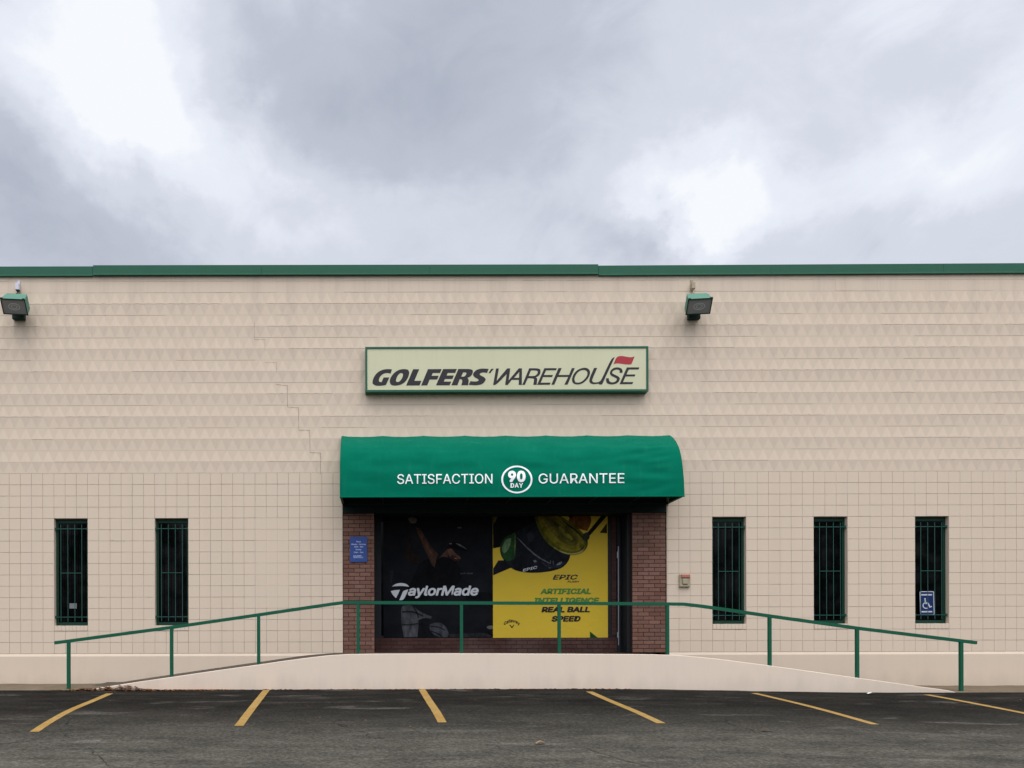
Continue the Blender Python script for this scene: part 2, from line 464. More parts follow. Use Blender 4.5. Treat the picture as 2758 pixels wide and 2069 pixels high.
M['beige_box'] = metal_paint('beige_box', lin((166, 154, 128)), 0.6, 0.1)
M['red_cap'] = metal_paint('faded_red', lin((176, 112, 92)), 0.6, 0.1)
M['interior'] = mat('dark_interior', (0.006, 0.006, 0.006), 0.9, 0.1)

def glass_dark():
    m = mat('dark_glass', (0.002, 0.002, 0.002), 0.05, 0.12); t = NT(m)
    n = t.noise(7, 6, 0.7, t.pos((1, 1, 0.8)))
    t.color(t.mix(t.ramp(n, [(0.48, 0), (0.75, 1)]), (0.001, 0.0011, 0.0012), (0.0035, 0.0035, 0.0032)))
    return m
M['glass'] = glass_dark()
M['lens'] = mat('lamp_lens', (0.26, 0.26, 0.24), 0.3, 0.4)

def brick(name, a, b, c):
    m = mat(name, a, 0.85, 0.25); t = NT(m)
    i = t.island(); n = t.noise(40, 4, 0.6); w = t.noise(1.3, 4, 0.6)
    k = t.ramp(i, [(0.0, a), (0.5, b), (1.0, c)])
    k = t.mix(t.math('MULTIPLY', t.ramp(n, [(0.45, 0), (0.75, 1)]), 0.4), k, tuple(x * 0.55 for x in a))
    k = t.mix(t.math('MULTIPLY', t.ramp(w, [(0.5, 0), (0.75, 1)]), 0.3), k, (0.16, 0.12, 0.10))
    t.color(k); t.bump(n, 0.4, 0.006)
    return m
M['brick'] = brick('red_brick', lin((106, 75, 62)), lin((118, 84, 70)), lin((130, 96, 82)))
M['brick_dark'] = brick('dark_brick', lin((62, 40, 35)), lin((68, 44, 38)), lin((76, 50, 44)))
M['mortar'] = mat('dark_mortar', lin((60, 42, 38)), 0.9, 0.2)

def canvas():
    m = mat('green_canvas', lin((0, 122, 94)), 0.85, 0.04); t = NT(m)
    g = t.n('ShaderNodeNewGeometry'); s = t.n('ShaderNodeSeparateXYZ'); t.l(g.outputs['Position'], s.inputs[0])
    n = t.noise(2.2, 6, 0.65); f = t.noise(42, 5, 0.72); st = t.noise(5, 5, 0.65, t.pos((2.2, 1, 0.35)))
    c = t.mix(n, lin((0, 93, 70)), lin((0, 108, 82)))
    # sun-bleached, chalky top with speckled mildew
    top = t.n('ShaderNodeMapRange', interpolation_type='SMOOTHSTEP'); top.inputs[1].default_value = 4.05; top.inputs[2].default_value = 4.5
    t.l(t.math('ADD', s.outputs[2], t.math('MULTIPLY', t.math('SUBTRACT', n, 0.5), 0.5)), top.inputs[0])
    chalk = t.math('MULTIPLY', top.outputs[0], t.ramp(f, [(0.42, 0), (0.6, 1)]))
    c = t.mix(t.math('MULTIPLY', chalk, 0.5), c, lin((40, 108, 88)))
    c = t.mix(t.math('MULTIPLY', t.math('MULTIPLY', top.outputs[0], t.ramp(f, [(0.33, 1), (0.45, 0)])), 0.5), c, lin((14, 66, 54)))
    c = t.mix(t.math('MULTIPLY', t.ramp(st, [(0.55, 0), (0.75, 1)]), 0.22), c, lin((34, 122, 98)))
    t.color(c); t.bump(f, 0.12, 0.003)
    return m
M['canvas'] = canvas()
M['white_ink'] = mat('white_lettering', (0.80, 0.82, 0.80), 0.6, 0.3)
def sign_face():
    m = mat('sign_face', lin((200, 198, 160)), 0.35, 0.4); t = NT(m)
    n = t.noise(1.6, 4, 0.5, t.pos((0.6, 1, 1))); st = t.noise(4, 5, 0.6, t.pos((3, 1, 0.3)))
    c = t.mix(n, lin((196, 194, 158)), lin((206, 204, 166)))
    t.color(t.mix(t.math('MULTIPLY', t.ramp(st, [(0.5, 0), (0.8, 1)]), 0.12), c, lin((165, 160, 130))))
    return m
M['sign_face'] = sign_face()
M['black_ink'] = mat('black_lettering', lin((38, 35, 38)), 0.5, 0.3)
M['red_ink'] = mat('red_lettering', lin((168, 44, 52)), 0.5, 0.3)
M['blue'] = mat('blue_sign', lin((42, 72, 138)), 0.45, 0.35)
M['blue_dark'] = mat('blue_parking_sign', lin((20, 42, 92)), 0.45, 0.25)
M['pale_ink'] = mat('pale_lettering', lin((196, 206, 230)), 0.5, 0.3)
M['paper'] = mat('paper', lin((120, 122, 122)), 0.8, 0.2)

def ink():
    m = mat('printed_vinyl', (0.1, 0.1, 0.1), 0.6, 0.05); t = NT(m)
    a = t.n('ShaderNodeAttribute', attribute_name='ink')
    n = t.noise(2.6, 5, 0.6)
    c = t.mix(t.math('MULTIPLY', t.ramp(n, [(0.4, 0), (0.75, 1)]), 0.06), a.outputs['Color'], (0.11, 0.11, 0.11))
    t.color(c)
    cr = t.noise(1.7, 4, 0.55, t.pos((1, 1, 1.2)), 1.2)
    t.bump(cr, 0.35, 0.03)
    return m
M['ink'] = ink()

def photo_ink():
    m = mat('printed_photo', (0.1, 0.1, 0.1), 0.6, 0.05); t = NT(m)
    a = t.n('ShaderNodeAttribute', attribute_name='ink')
    n = t.noise(6.5, 6, 0.65, t.pos((1, 1, 0.7)), 0.8); f = t.noise(28, 4, 0.7)
    k = t.ramp(t.math('ADD', t.math('MULTIPLY', n, 0.75), t.math('MULTIPLY', f, 0.25)), [(0.34, 0.22), (0.52, 0.8), (0.68, 1.3)])
    t.color(t.mix(1.0, a.outputs['Color'], k, 'MULTIPLY'))
    t.bump(t.noise(1.7, 4, 0.55, t.pos((1, 1, 1.2)), 1.2), 0.35, 0.03)
    return m
M['photo_ink'] = photo_ink()

def leaf_mat():
    m = mat('dry_leaf', lin((120, 66, 40)), 0.8, 0.2); t = NT(m)
    t.color(t.ramp(t.island(), [(0.0, lin((72, 42, 24))), (0.35, lin((126, 76, 40))), (0.7, lin((160, 112, 66))), (1.0, lin((100, 62, 36)))]))
    return m
M['leaf'] = leaf_mat()
def dirt_mat():
    m = mat('dirt', (0.2, 0.16, 0.11), 0.95, 0.02); t = NT(m)
    f = t.noise(3, 6, 0.7); g = t.noise(70, 4, 0.7)
    c = t.ramp(f, [(0.3, (0.135, 0.103, 0.070)), (0.7, (0.225, 0.175, 0.12))])
    t.color(t.mix(t.math('MULTIPLY', g, 0.5), c, (0.10, 0.08, 0.055))); t.bump(g, 0.6, 0.01)
    return m
M['dirt'] = dirt_mat()
M['roof'] = mat('roof_felt', (0.12, 0.12, 0.12), 0.9, 0.2)

# ------------------------------------------------------------------ ground
RAMP_Y = -1.4
def sstep(a, b, x):
    t = min(1, max(0, (x - a) / (b - a))); return t * t * (3 - 2 * t)
def ground_z(x, y):
    z = -0.075 * sstep(3.0, 8.5, x)
    if y < RAMP_Y:
        t = RAMP_Y - y
        if t < 3.0: z -= 0.060 * t + 0.0042 * t * t
        elif t < 16: z -= 0.2178 + 0.083 * (t - 3)
        else: z -= 0.2178 + 0.083 * 13 + 0.02 * (1 - math.exp(-(t - 16) / 5)) * 5
    return z

def ground_pt(u, v, dz=0.0):
    y = -3.0
    for _ in range(60):
        x, z = W(u, v, y); e = z - ground_z(x, y) - dz
        d = DIST + y
        slope = (EYE - z) / d            # lowering y by t lifts the ray by slope*t
        y -= e / (slope + 0.08) * -0.8 * -1 if False else 0
        # distance along depth at which this pixel ray meets the surface
        tgt = ground_z(x, y) + dz
        dv = (EYE - z) / d
        d2 = (EYE - tgt) / dv if dv > 1e-6 else d
        y = y + 0.5 * ((d2 - DIST) - y)
    x, z = W(u, v, y)
    return Vector((x, y, ground_z(x, y) + dz))

def grid_sheet(xs, ys, zf, name, m, kind='structure'):
    vs_ = [(x, y, zf(x, y)) for y in ys for x in xs]; n = len(xs)
    fs_ = [(j * n + i, j * n + i + 1, (j + 1) * n + i + 1, (j + 1) * n + i) for j in range(len(ys) - 1) for i in range(n - 1)]
    mb = MB(); mb.v = vs_; mb.f = fs_; mb.m = [0] * len(fs_); mb.c = [None] * len(fs_)
    o = mb.build(name, m, origin=(0, 0, 0), smooth=True)
    return tag(o, kind=kind)

gx = [-400, -150, -60, -30, -20] + [-14 + 0.7 * i for i in range(46)] + [25, 32, 60, 150, 400]
gy = [-400, -150, -60, -40, -30, -24, -20] + [-17.6 + 0.3 * i for i in range(54)] + [-1.40]
gy = sorted(set(round(y, 4) for y in gy if y <= -1.40)) + [0.2, 30, 60, 150, 400]
lot = grid_sheet(gx, gy, ground_z, 'parking_lot', M['asphalt'])
ORG[lot.name] = Vector((0, 0, 0))

# bare strip between the asphalt and the wall, left and right of the ramp
def dirt_z(x, y):
    e = 0.012 * mnoise.noise(Vector((x * 1.7, y * 3, 0)))
    return ground_z(x, -1.4) + 0.016 + 0.022 * sstep(-1.42, -1.0, y) + e - (0.05 if y < -1.39 else 0)
dxs = [-16 + 0.25 * i for i in range(153)]
dirt = grid_sheet(dxs, [-1.45, -1.38, -1.2, -0.9, -0.6, -0.3, 0.0], dirt_z, 'dirt_strip', M['dirt'])

# yellow bay lines: children of the lot they are painted on
LINES = [
    [(295, 1864), (249, 1884), (187, 1908), (125, 1943), (91, 1966)],
    [(720, 1854.5), (698, 1881), (673, 1912), (642, 1953)],
    [(1134, 1855.7), (1153.5, 1887), (1175, 1918), (1190, 1946.5)],
    [(1586, 1865.5), (1641, 1891), (1715, 1921), (1780, 1952)],
    [(2030, 1872), (2097, 1888), (2190, 1910.5), (2356, 1958)],
    [(2494, 1878.5), (2601, 1898.5), (2758, 1930), (2905, 1960)],
]
for li, L in enumerate(LINES):
    P = [ground_pt(u, v, 0.004) for u, v in L]
    # resample so the paint follows the ground
    Q = []
    for a, b in zip(P, P[1:]):
        for k in range(6): Q.append(a.lerp(b, k / 6))
    Q.append(P[-1])
    for _ in range(10): Q = [Q[0]] + [(a + b * 2 + c) / 4 for a, b, c in zip(Q, Q[1:], Q[2:])] + [Q[-1]]
    mb = MB(); w = 0.055
    ed = []
    for i, q in enumerate(Q):
        jl = 0.004 * mnoise.noise(Vector((q.y * 9, li, 1))); jr = 0.004 * mnoise.noise(Vector((q.y * 9, li, 5)))
        ed.append(((q.x - w + jl, q.y), (q.x + w + jr, q.y)))
    for (a, b), (c, d) in zip(ed, ed[1:]):
        xs = [0, 0.5, 1]
        for s0, s1 in ((0, 0.5), (0.5, 1)):
            def pt(l, r_, s): x = l[0] + (r_[0] - l[0]) * s; y = l[1]; return (x, y, ground_z(x, y) + 0.004)
            mb.face([pt(c, d, s0), pt(c, d, s1), pt(a, b, s1), pt(a, b, s0)])
    mb.build('bay_line', M['paint'], lot)

# ------------------------------------------------------------------ building
bld = thing('shop_building', (2.2, 0, 0), 'long beige painted block shop building with green roof edge and barred windows', 'building')
CZ = 0.2044; Z_PL, Z_GRID = 0.579, 3.849
XL, XR = -5.981, 5.951
cL, cR = 0.2029, 0.2042
XM0 = XL + 9 * cL
def xline(i):
    if i <= 9: return XL + cL * i
    if i <= 59: return XM0 + (XR - XM0) / 50 * (i - 9)
    return XR + cR * (i - 59)
I0, I1 = -34, 110
zs_grid = [Z_PL + (Z_GRID - Z_PL) / 16 * k for k in range(17)]
CZ = (Z_GRID - Z_PL) / 16
WZ0, WZ1 = zs_grid[2], zs_grid[12]
WINX = [(xline(i), xline(i + 3)) for i in (0, 9, 59, 68, 77)]
EX0, _ = W(924, 1560, 0); EX1, _ = W(1796.5, 1560, 0)
EZ1 = zs_grid[14]
HOLES = [(a, b, WZ0, WZ1) for a, b in WINX] + [(EX0, EX1, Z_PL, EZ1)]
PX0, PX1 = xline(9 + 9), xline(9 + 12)          # bricked-up opening left of the door
PZ0, PZ1 = zs_grid[4], zs_grid[12]

fac = MB(); GD = 0.0065
def tile(x0, x1, z0, z1, gl, gr, gb, gt):
    a, b, c, d = (x0 + gl, z0 + gb), (x1 - gr, z0 + gb), (x1 - gr, z1 - gt), (x0 + gl, z1 - gt)
    y = random.uniform(-0.0012, 0.0012)
    fp = [(a[0], y, a[1]), (b[0], y, b[1]), (c[0], y, c[1]), (d[0], y, d[1])]
    bk = [(x0, GD, z0), (x1, GD, z0), (x1, GD, z1), (x0, GD, z1)]
    n = len(fac.v); fac.v += fp + bk
    fac.f.append((n, n + 1, n + 2, n + 3)); fac.m.append(0); fac.c.append(None)
    for i in range(4):
        j = (i + 1) % 4
        fac.f.append((n + 4 + i, n + 4 + j, n + j, n + i)); fac.m.append(1); fac.c.append(None)

def clip(x0, x1, z0, z1):
    """Parts of a block left beside the openings (all openings end on course lines)."""
    parts = [(x0, x1)]
    for hx0, hx1, hz0, hz1 in HOLES:
        if z0 >= hz1 - 1e-4 or z1 <= hz0 + 1e-4: continue
        nx = []
        for a, b in parts:
            if b <= hx0 + 1e-4 or a >= hx1 - 1e-4: nx.append((a, b)); continue
            if a < hx0 - 0.01: nx.append((a, hx0))
            if b > hx1 + 0.01: nx.append((hx1, b))
        parts = nx
    return parts

for k in range(16):
    z0, z1 = zs_grid[k], zs_grid[k + 1]
    for i in range(I0, I1):
        for a, b in clip(xline(i), xline(i + 1), z0, z1):
            gh = lambda: random.uniform(0.0028, 0.0046)
            gl = gr = random.uniform(0.0022, 0.0040)
            if a > 5: gl = gr = random.uniform(0.0014, 0.0030)
            gb, gt = (0.006 if k == 0 else gh()), gh()
            if PX0 - 0.01 <= a and b <= PX1 + 0.01 and PZ0 - 0.01 <= z0 and z1 <= PZ1 + 0.01:
                gl = gr = 0.0006; gb = gt = random.choice((0.0008, 0.0016, 0.002))
            tile(a, b, z0, z1, gl, gr, gb, gt)

# raised-diamond courses above: each stone carries half a shallow pyramid
EP = 0.0145
def facet(x0, x1, z0, z1, up, gb, gt):
    xm = (x0 + x1) / 2; zb, zt = z0 + gb, z1 - gt
    n = len(fac.v)
    if up:   # ridge at the bottom edge
        P = [(x0, 0, zb), (xm, -EP, zb), (x1, 0, zb), (x1, 0, zt), (xm, 0, zt), (x0, 0, zt)]
        F = [(0, 1, 4), (1, 2, 4), (0, 4, 5), (2, 3, 4)]
    else:
        P = [(x0, 0, zb), (xm, 0, zb), (x1, 0, zb), (x1, 0, zt), (xm, -EP, zt), (x0, 0, zt)]
        F = [(5, 1, 4), (4, 1, 3), (5, 0, 1), (1, 2, 3)]
    B = [(x0, GD, z0), (xm, GD, z0), (x1, GD, z0), (x1, GD, z1), (xm, GD, z1), (x0, GD, z1)]
    fac.v += P + B
    for f in F: fac.f.append(tuple(n + q for q in f)); fac.m.append(0); fac.c.append(None)
    for a, b in ((0, 1), (1, 2), (3, 4), (4, 5)):
        fac.f.append((n + 6 + a, n + 6 + b, n + b, n + a)); fac.m.append(1); fac.c.append(None)

for k in range(16):
    z0 = Z_GRID + CZ * k; z1 = z0 + CZ
    for i in range(I0, I1):
        q = mnoise.noise(Vector((i * 0.11, k * 1.7, 3))); q2 = mnoise.noise(Vector((i * 0.11, (k + 1) * 1.7, 3)))
        gb = 0.0026 if q > 0.1 else 0.0009; gt = 0.0026 if q2 > 0.1 else 0.0009
        facet(xline(i), xline(i + 1), z0, z1, k % 2 == 1, gb, gt)
# plain courses under the roof edge
ZF = Z_GRID + 16 * CZ
ZT0, ZT1 = ZF + CZ, ZF + CZ + 0.185
for (z0, z1) in ((ZF, ZT0), (ZT0, ZT1)):
    i = I0
    while i < I1:
        j = min(I1, i + 2)
        g = random.choice((0.0010, 0.0014, 0.003))
        tile(xline(i), xline(j), z0, z1, 0.0004, 0.0004, g, 0.0012)
        i = j
# reveals of the window openings
for x0, x1 in WINX:
    z0, z1, yb = WZ0, WZ1, 0.16
    for q in ([(x0, GD, z0), (x0, GD, z1), (x0, yb, z1), (x0, yb, z0)], [(x1, GD, z0), (x1, yb, z0), (x1, yb, z1), (x1, GD, z1)],
              [(x0, GD, z1), (x1, GD, z1), (x1, yb, z1), (x0, yb, z1)], [(x0, GD, z0), (x0, yb, z0), (x1, yb, z0), (x1, GD, z0)]):
        fac.face(q, 0)
xa, xb = xline(I0), xline(I1)
facade = fac.build('block_wall', [M['block'], M['joint']], bld)

mb = MB()      # plinth under the blocks, splayed top edge
YP = -0.016
for x0, x1, nrm in ((xa, EX0, 1), (EX1, xb, 1)):
    nseg = max(1, int((x1 - x0) / 0.6))
    for s in range(nseg):
        a = x0 + (x1 - x0) * s / nseg; b = x0 + (x1 - x0) * (s + 1) / nseg
        mb.face([(a, YP, -0.4), (b, YP, -0.4), (b, YP, Z_PL - 0.048), (a, YP, Z_PL - 0.048)])
        mb.face([(a, YP, Z_PL - 0.048), (b, YP, Z_PL - 0.048), (b, 0.004, Z_PL), (a, 0.004, Z_PL)])
    mb.face([(x0, YP, -0.4), (x0, YP, Z_PL - 0.048), (x0, 0.004, Z_PL), (x0, 0.3, Z_PL), (x0, 0.3, -0.4)])
    mb.face([(x1, YP, -0.4), (x1, 0.3, -0.4), (x1, 0.3, Z_PL), (x1, 0.004, Z_PL), (x1, YP, Z_PL - 0.048)])
mb.build('plinth', M['plinth'], bld, merge=True)

mb = MB()      # the rest of the building: side and back walls, flat roof
yb = 26.0
mb.box(xa - 0.25, xa, 0.02, yb, -0.4, 7.35); mb.box(xb, xb + 0.25, 0.02, yb, -0.4, 7.35); mb.box(xa, xb, yb - 0.25, yb, -0.4, 7.35)
mb.build('rear_wall', M['block'], bld)
mb = MB(); mb.box(xa, xb, 0.3, yb - 0.25, 6.9, 7.05); mb.build('flat_roof', M['roof'], bld)
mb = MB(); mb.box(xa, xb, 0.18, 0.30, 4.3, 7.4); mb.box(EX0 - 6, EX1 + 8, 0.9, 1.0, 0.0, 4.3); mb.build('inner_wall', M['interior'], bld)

# roof edge flashing in three lengths
def coping(u0, u1, va0, vb0, va1, vb1, proud, ext0=None, ext1=None):
    x0, zt0 = W(u0, va0, -proud); _, zb0 = W(u0, vb0, -proud); x1, zt1 = W(u1, va1, -proud); _, zb1 = W(u1, vb1, -proud)
    if ext0 is not None: x0 = ext0
    if ext1 is not None: x1 = ext1
    mb = MB(); n = max(1, int((x1 - x0) / 3.0))
    for s in range(n):
        def at(t): return (x0 + (x1 - x0) * t, zb0 + (zb1 - zb0) * t, zt0 + (zt1 - zt0) * t)
        a = at(s / n); b = at((s + 1) / n); gp = 0.0015
        P = lambda q, y, z, e: (q[0] + e, y, z)
        y0, y1 = -proud, 0.34
        A = [(y0, a[1]), (y0 - 0.006, a[1] - 0.012), (y0 - 0.006, a[1]), ]
        # front, top, drip edge, back
        prof = lambda q: [(0.10, q[1]), (y0 - 0.012, q[1] - 0.014), (y0 - 0.012, q[1] + 0.004), (y0, q[1] + 0.014), (y0, q[2]), (y1, q[2] + 0.012), (y1, q[2] - 0.08)]
        pa, pb = prof(a), prof(b)
        for i in range(len(pa) - 1):
            mb.face([(a[0] + gp, *pa[i]), (b[0] - gp, *pb[i]), (b[0] - gp, *pb[i + 1]), (a[0] + gp, *pa[i + 1])])
        mb.face([(a[0] + gp, *q) for q in pa]); mb.face([(b[0] - gp, *q) for q in pb][::-1])
    return mb.build('roof_flashing', M['coping'], bld)
coping(0, 255, 712, 736.5, 713.5, 738, 0.035, ext0=xa)
coping(255.5, 1617, 710.5, 735.5, 715, 740, 0.05)
coping(1617.5, 2758, 718.5, 743.5, 715.5, 740.5, 0.035, ext1=xb)

# stair-step settlement crack and hairlines in the block joints
crack_m = mat('crack_dark', lin((122, 108, 94)), 0.95, 0.05)
def crack(pts, w=0.0045):
    mb = MB()
    P = [W(u, v) for u, v in pts]; Q = []
    for (a, b) in zip(P, P[1:]):
        n = max(2, int(math.dist(a, b) / 0.03))
        for k in range(n):
            t = k / n; Q.append((a[0] + (b[0] - a[0]) * t + random.uniform(-.002, .002), a[1] + (b[1] - a[1]) * t + random.uniform(-.002, .002)))
    Q.append(P[-1])
    for a, b in zip(Q, Q[1:]):
        d = Vector((b[0] - a[0], b[1] - a[1])); nrm = Vector((-d.y, d.x)).normalized() * w * random.uniform(0.35, 0.6)
        mb.face([(a[0] - nrm.x, -0.0035, a[1] - nrm.y), (b[0] - nrm.x, -0.0035, b[1] - nrm.y), (b[0] + nrm.x, -0.0035, b[1] + nrm.y), (a[0] + nrm.x, -0.0035, a[1] + nrm.y)])
    mb.build('crack', crack_m, bld)
def zc_(x, y): return (650 + x / 3.687, 850 + y / 3.687)
crack([zc_(145, 60), zc_(145, 232), zc_(255, 233)], 0.003)
crack([zc_(250, 235), zc_(250, 345)], 0.002); crack([zc_(250, 460), zc_(365, 462), zc_(365, 572)], 0.0025)
crack([zc_(355, 678), zc_(430, 690), zc_(470, 690), zc_(472, 905), zc_(580, 912), zc_(582, 1135), zc_(690, 1137), zc_(692, 1358), zc_(797, 1362), zc_(795, 1570)], 0.0048)
crack([(298, 1453), (338, 1453.5)], 0.006)

# ---- windows: frame, pane, grille, brick-on-edge sill
def make_window(x0, x1):
    z0, z1 = WZ0, WZ1; xo = (x0 + x1) / 2
    zs = z0 + 0.103
    f = MB(); fw = 0.045; ya, yb_ = 0.085, 0.14; g = 0.002
    f.box(x0 + g, x0 + fw, ya, yb_, zs + g, z1 - g); f.box(x1 - fw, x1 - g, ya, yb_, zs + g, z1 - g)
    f.box(x0 + fw + .001, x1 - fw - .001, ya, yb_, z1 - 0.075, z1 - g); f.box(x0 + fw + .001, x1 - fw - .001, ya, yb_, zs + g, zs + 0.06)
    win = f.build('window', M['frame'], bld, origin=(xo, 0, z0))
    p = MB(); p.box(x0 + fw + .001, x1 - fw - .001, 0.112, 0.122, zs + 0.061, z1 - 0.076); p.build('pane', M['glass'], win)
    gr = MB(); yg = 0.022
    zt, zb = W(190, 1408)[1], W(190, 1669.5)[1]
    zm, zh, zl = W(190, 1539)[1], W(190, 1419.5)[1], W(190, 1657.7)[1]
    xs = [xo + (k - 1.5) * 0.1265 for k in range(4)]
    for x in xs: gr.tube([(x, yg, zb), (x, yg, zt)], 0.0062, 8)
    for z in (zh, zl): gr.bar((x0 + 0.003, yg + 0.011, z), (x1 - 0.003, yg + 0.011, z), 0.010, 0.013)
    gr.bar((xs[0], yg - 0.001, zm), (xs[3], yg - 0.001, zm), 0.010, 0.011)
    for z in (zh, zl):
        for xx, s in ((x0, 1), (x1, -1)): gr.box(min(xx + s * 0.003, xx + s * 0.028), max(xx + s * 0.003, xx + s * 0.028), yg + 0.004, 0.07, z - 0.022, z + 0.022)
    gr.build('security_grille', M['bars'], win)
    s = MB(); n = 9
    for k in range(n):
        a = x0 + 0.002 + (x1 - x0 - 0.004) * k / n; b = x0 + 0.002 + (x1 - x0 - 0.004) * (k + 1) / n
        s.box(a + 0.0012, b - 0.0012, -0.006, 0.15, z0 + 0.006, zs - random.uniform(0.001, 0.003), 0, 0.003)
    s.build('sill', M['block'], win)
    return win
w0 = make_window(*WINX[0])
for x0, x1 in WINX[1:]:
    c = copy_tree(w0, bld); c.location.x += (x0 + x1) / 2 - (WINX[0][0] + WINX[0][1]) / 2

# ---- entrance: brick piers, header, recessed shopfront
def brick_wall(mb, x0, x1, z0, z1, y, depth, bw=0.2032, bh=0.0735, joint=0.010, side=None):
    k = 0; z = z0
    while z < z1 - 0.01:
        zt = min(z + bh, z1)
        x = x0 - (bw / 2 if k % 2 else 0)
        while x < x1 - 0.004:
            a, b = max(x0, x) + joint / 2, min(x1, x + bw) - joint / 2
            if b - a > 0.012:
                yo = y + random.uniform(-0.003, 0.003)
                mb.box(a, b, yo, y + depth, z + joint / 2, zt - joint / 2, 0)
            x += bw
        z += bh; k += 1
    mb.box(x0 + 0.001, x1 - 0.001, y + 0.009, y + depth + 0.01, z0, z1, 1)

YS = 0.45      # shopfront plane
PLX1, _ = W(1009.5, 1560, 0.02); PRX0, _ = W(1703.5, 1560, 0.02)
LAND = 0.575
HZ = W(1360, 1384)[1]
mb = MB(); brick_wall(mb, EX0 + 0.003, PLX1, LAND, HZ + 0.14, 0.018, 0.5); mb.build('brick_pier', [M['brick'], M['mortar']], bld)
mb = MB(); brick_wall(mb, PRX0, EX1 - 0.003, LAND, HZ + 0.14, 0.018, 0.5); mb.build('brick_pier', [M['brick'], M['mortar']], bld)
mb = MB()
mb.box(EX0 + 0.004, EX1 - 0.004, -0.012, 0.012, HZ, EZ1 - 0.002); mb.box(EX0 + 0.1, EX1 - 0.1, 0.013, YS + 0.2, HZ + 0.01, HZ + 0.05)
mb.box(EX0 + 0.004, EX1 - 0.004, -0.022, -0.0125, HZ + 0.002, HZ + 0.022)
mb.build('entrance_fascia', M['fascia'], bld)

sx0, sx1 = PLX1, PRX0
bz = W(1300, 1719.5, YS - 0.02)[1]
xdoor, _ = W(1662, 1560, YS)
mb = MB()
xm, _ = W(1328, 1560, YS)
zt = HZ + 0.01
for a, b in ((sx0 + 0.002, sx0 + 0.12), (xm - 0.03, xm + 0.03), (xdoor - 0.16, xdoor - 0.1)):
    mb.box(a, b, YS + 0.02, YS + 0.12, bz + 0.045, zt - 0.002)
mb.box(sx0 + 0.121, xdoor - 0.161, YS + 0.025, YS + 0.115, zt - 0.08, zt - 0.002)
mb.box(sx0 + 0.002, xdoor - 0.002, YS + 0.015, YS + 0.13, bz, bz + 0.044)
front = mb.build('shopfront', M['dark_metal'], bld)
mb = MB(); mb.box(sx0 + 0.121, xdoor - 0.161, YS + 0.06, YS + 0.07, bz + 0.045, zt - 0.081); mb.build('pane', M['glass'], front)
mb = MB(); brick_wall(mb, sx0 + 0.002, xdoor - 0.002, LAND, bz, YS - 0.03, 0.12); brick_wall(mb, xdoor - 0.098, xdoor - 0.002, bz + 0.045, zt - 0.002, YS + 0.0, 0.1)
mb.build('brick_bulkhead', [M['brick_dark'], M['mortar']], front)
# the door set at the right of the recess
mb = MB()
mb.box(xdoor + 0.002, xdoor + 0.055, YS - 0.03, YS + 0.1, LAND, zt - 0.002); mb.box(sx1 - 0.06, sx1 - 0.002, YS - 0.32, YS + 0.1, LAND, zt - 0.002)
mb.box(xdoor + 0.056, sx1 - 0.061, YS + 0.02, YS + 0.09, LAND + 0.01, zt - 0.06)
door = mb.build('side_door', M['dark_metal'], bld)
mb = MB(); xs_, _ = W(1666, 1560, YS - 0.03)
z1_, z0_ = W(1666, 1475, YS - 0.04)[1], W(1666, 1741, YS - 0.04)[1]
mb.box(xs_ - 0.008, xs_ + 0.008, YS - 0.045, YS - 0.031, z0_, z1_); mb.box(xs_ - 0.03, xs_ - 0.002, YS - 0.058, YS - 0.0455, z0_ + 0.14, z0_ + 0.24); mb.box(xs_ - 0.03, xs_ - 0.002, YS - 0.058, YS - 0.0455, z1_ - 0.22, z1_ - 0.1)
mb.build('edge_strip', M['aluminium'], door)

# ------------------------------------------------------------------ ramp and landing
TOP = [(208, 1857.5), (250, 1851), (305, 1843), (380, 1832), (466, 1820), (580, 1804), (697, 1788.4), (770, 1778), (830, 1770.5), (880, 1765), (930, 1761.8), (1000, 1760.8), (1200, 1761), (1379, 1762.3), (1600, 1764.5), (1760, 1766.5),
       (1830, 1769), (1930, 1779), (2071, 1798), (2190, 1815), (2302, 1831.5), (2368, 1840.8), (2424, 1849), (2478, 1857), (2530, 1864), (2558, 1868.5), (2572, 1872.2)]
TP = [W(u, v, RAMP_Y) for u, v in TOP]
def ramp_top(x):
    if x <= TP[0][0]: return TP[0][1]
    for (a, za), (b, zb) in zip(TP, TP[1:]):
        if x <= b: return za + (zb - za) * (x - a) / (b - a)
    return TP[-1][1]
curb = lambda x: 0.02 * sstep(5.1, 6.6, x)
fall = lambda x, y: (0.040 * (1 - sstep(-1.6, -0.3, x)) + 0.006) * (y - RAMP_Y) / -RAMP_Y      # drains towards its outer edge
mb = MB(); NX = 150; rx = [TP[0][0] + (TP[-1][0] - TP[0][0]) * (i / NX) for i in range(NX + 1)]
for i in range(NX):
    a, b = rx[i], rx[i + 1]
    za, zb = max(ground_z(a, -1.2) + 0.02, ramp_top(a) - curb(a) - 0.004), max(ground_z(b, -1.2) + 0.02, ramp_top(b) - curb(b) - 0.004)
    xe = lambda x: 0.0
    for y0, y1 in ((RAMP_Y + 0.018, -0.7), (-0.7, 0.0)):
        mb.face([(a, y0, za + fall(a, y0)), (b, y0, zb + fall(b, y0)), (b, y1, zb + fall(b, y1)), (a, y1, za + fall(a, y1))])
x0, x1 = EX0 + 0.01, EX1 - 0.01
mb.face([(x0, 0.0, LAND - 0.002), (x1, 0.0, LAND - 0.002), (x1, 1.0, LAND - 0.002), (x0, 1.0, LAND - 0.002)])
ramp = mb.build('entrance_ramp', M['concrete'], origin=(2.2, -0.7, 0), merge=True); tag(ramp, kind='structure')
mb = MB()      # painted retaining wall along its front
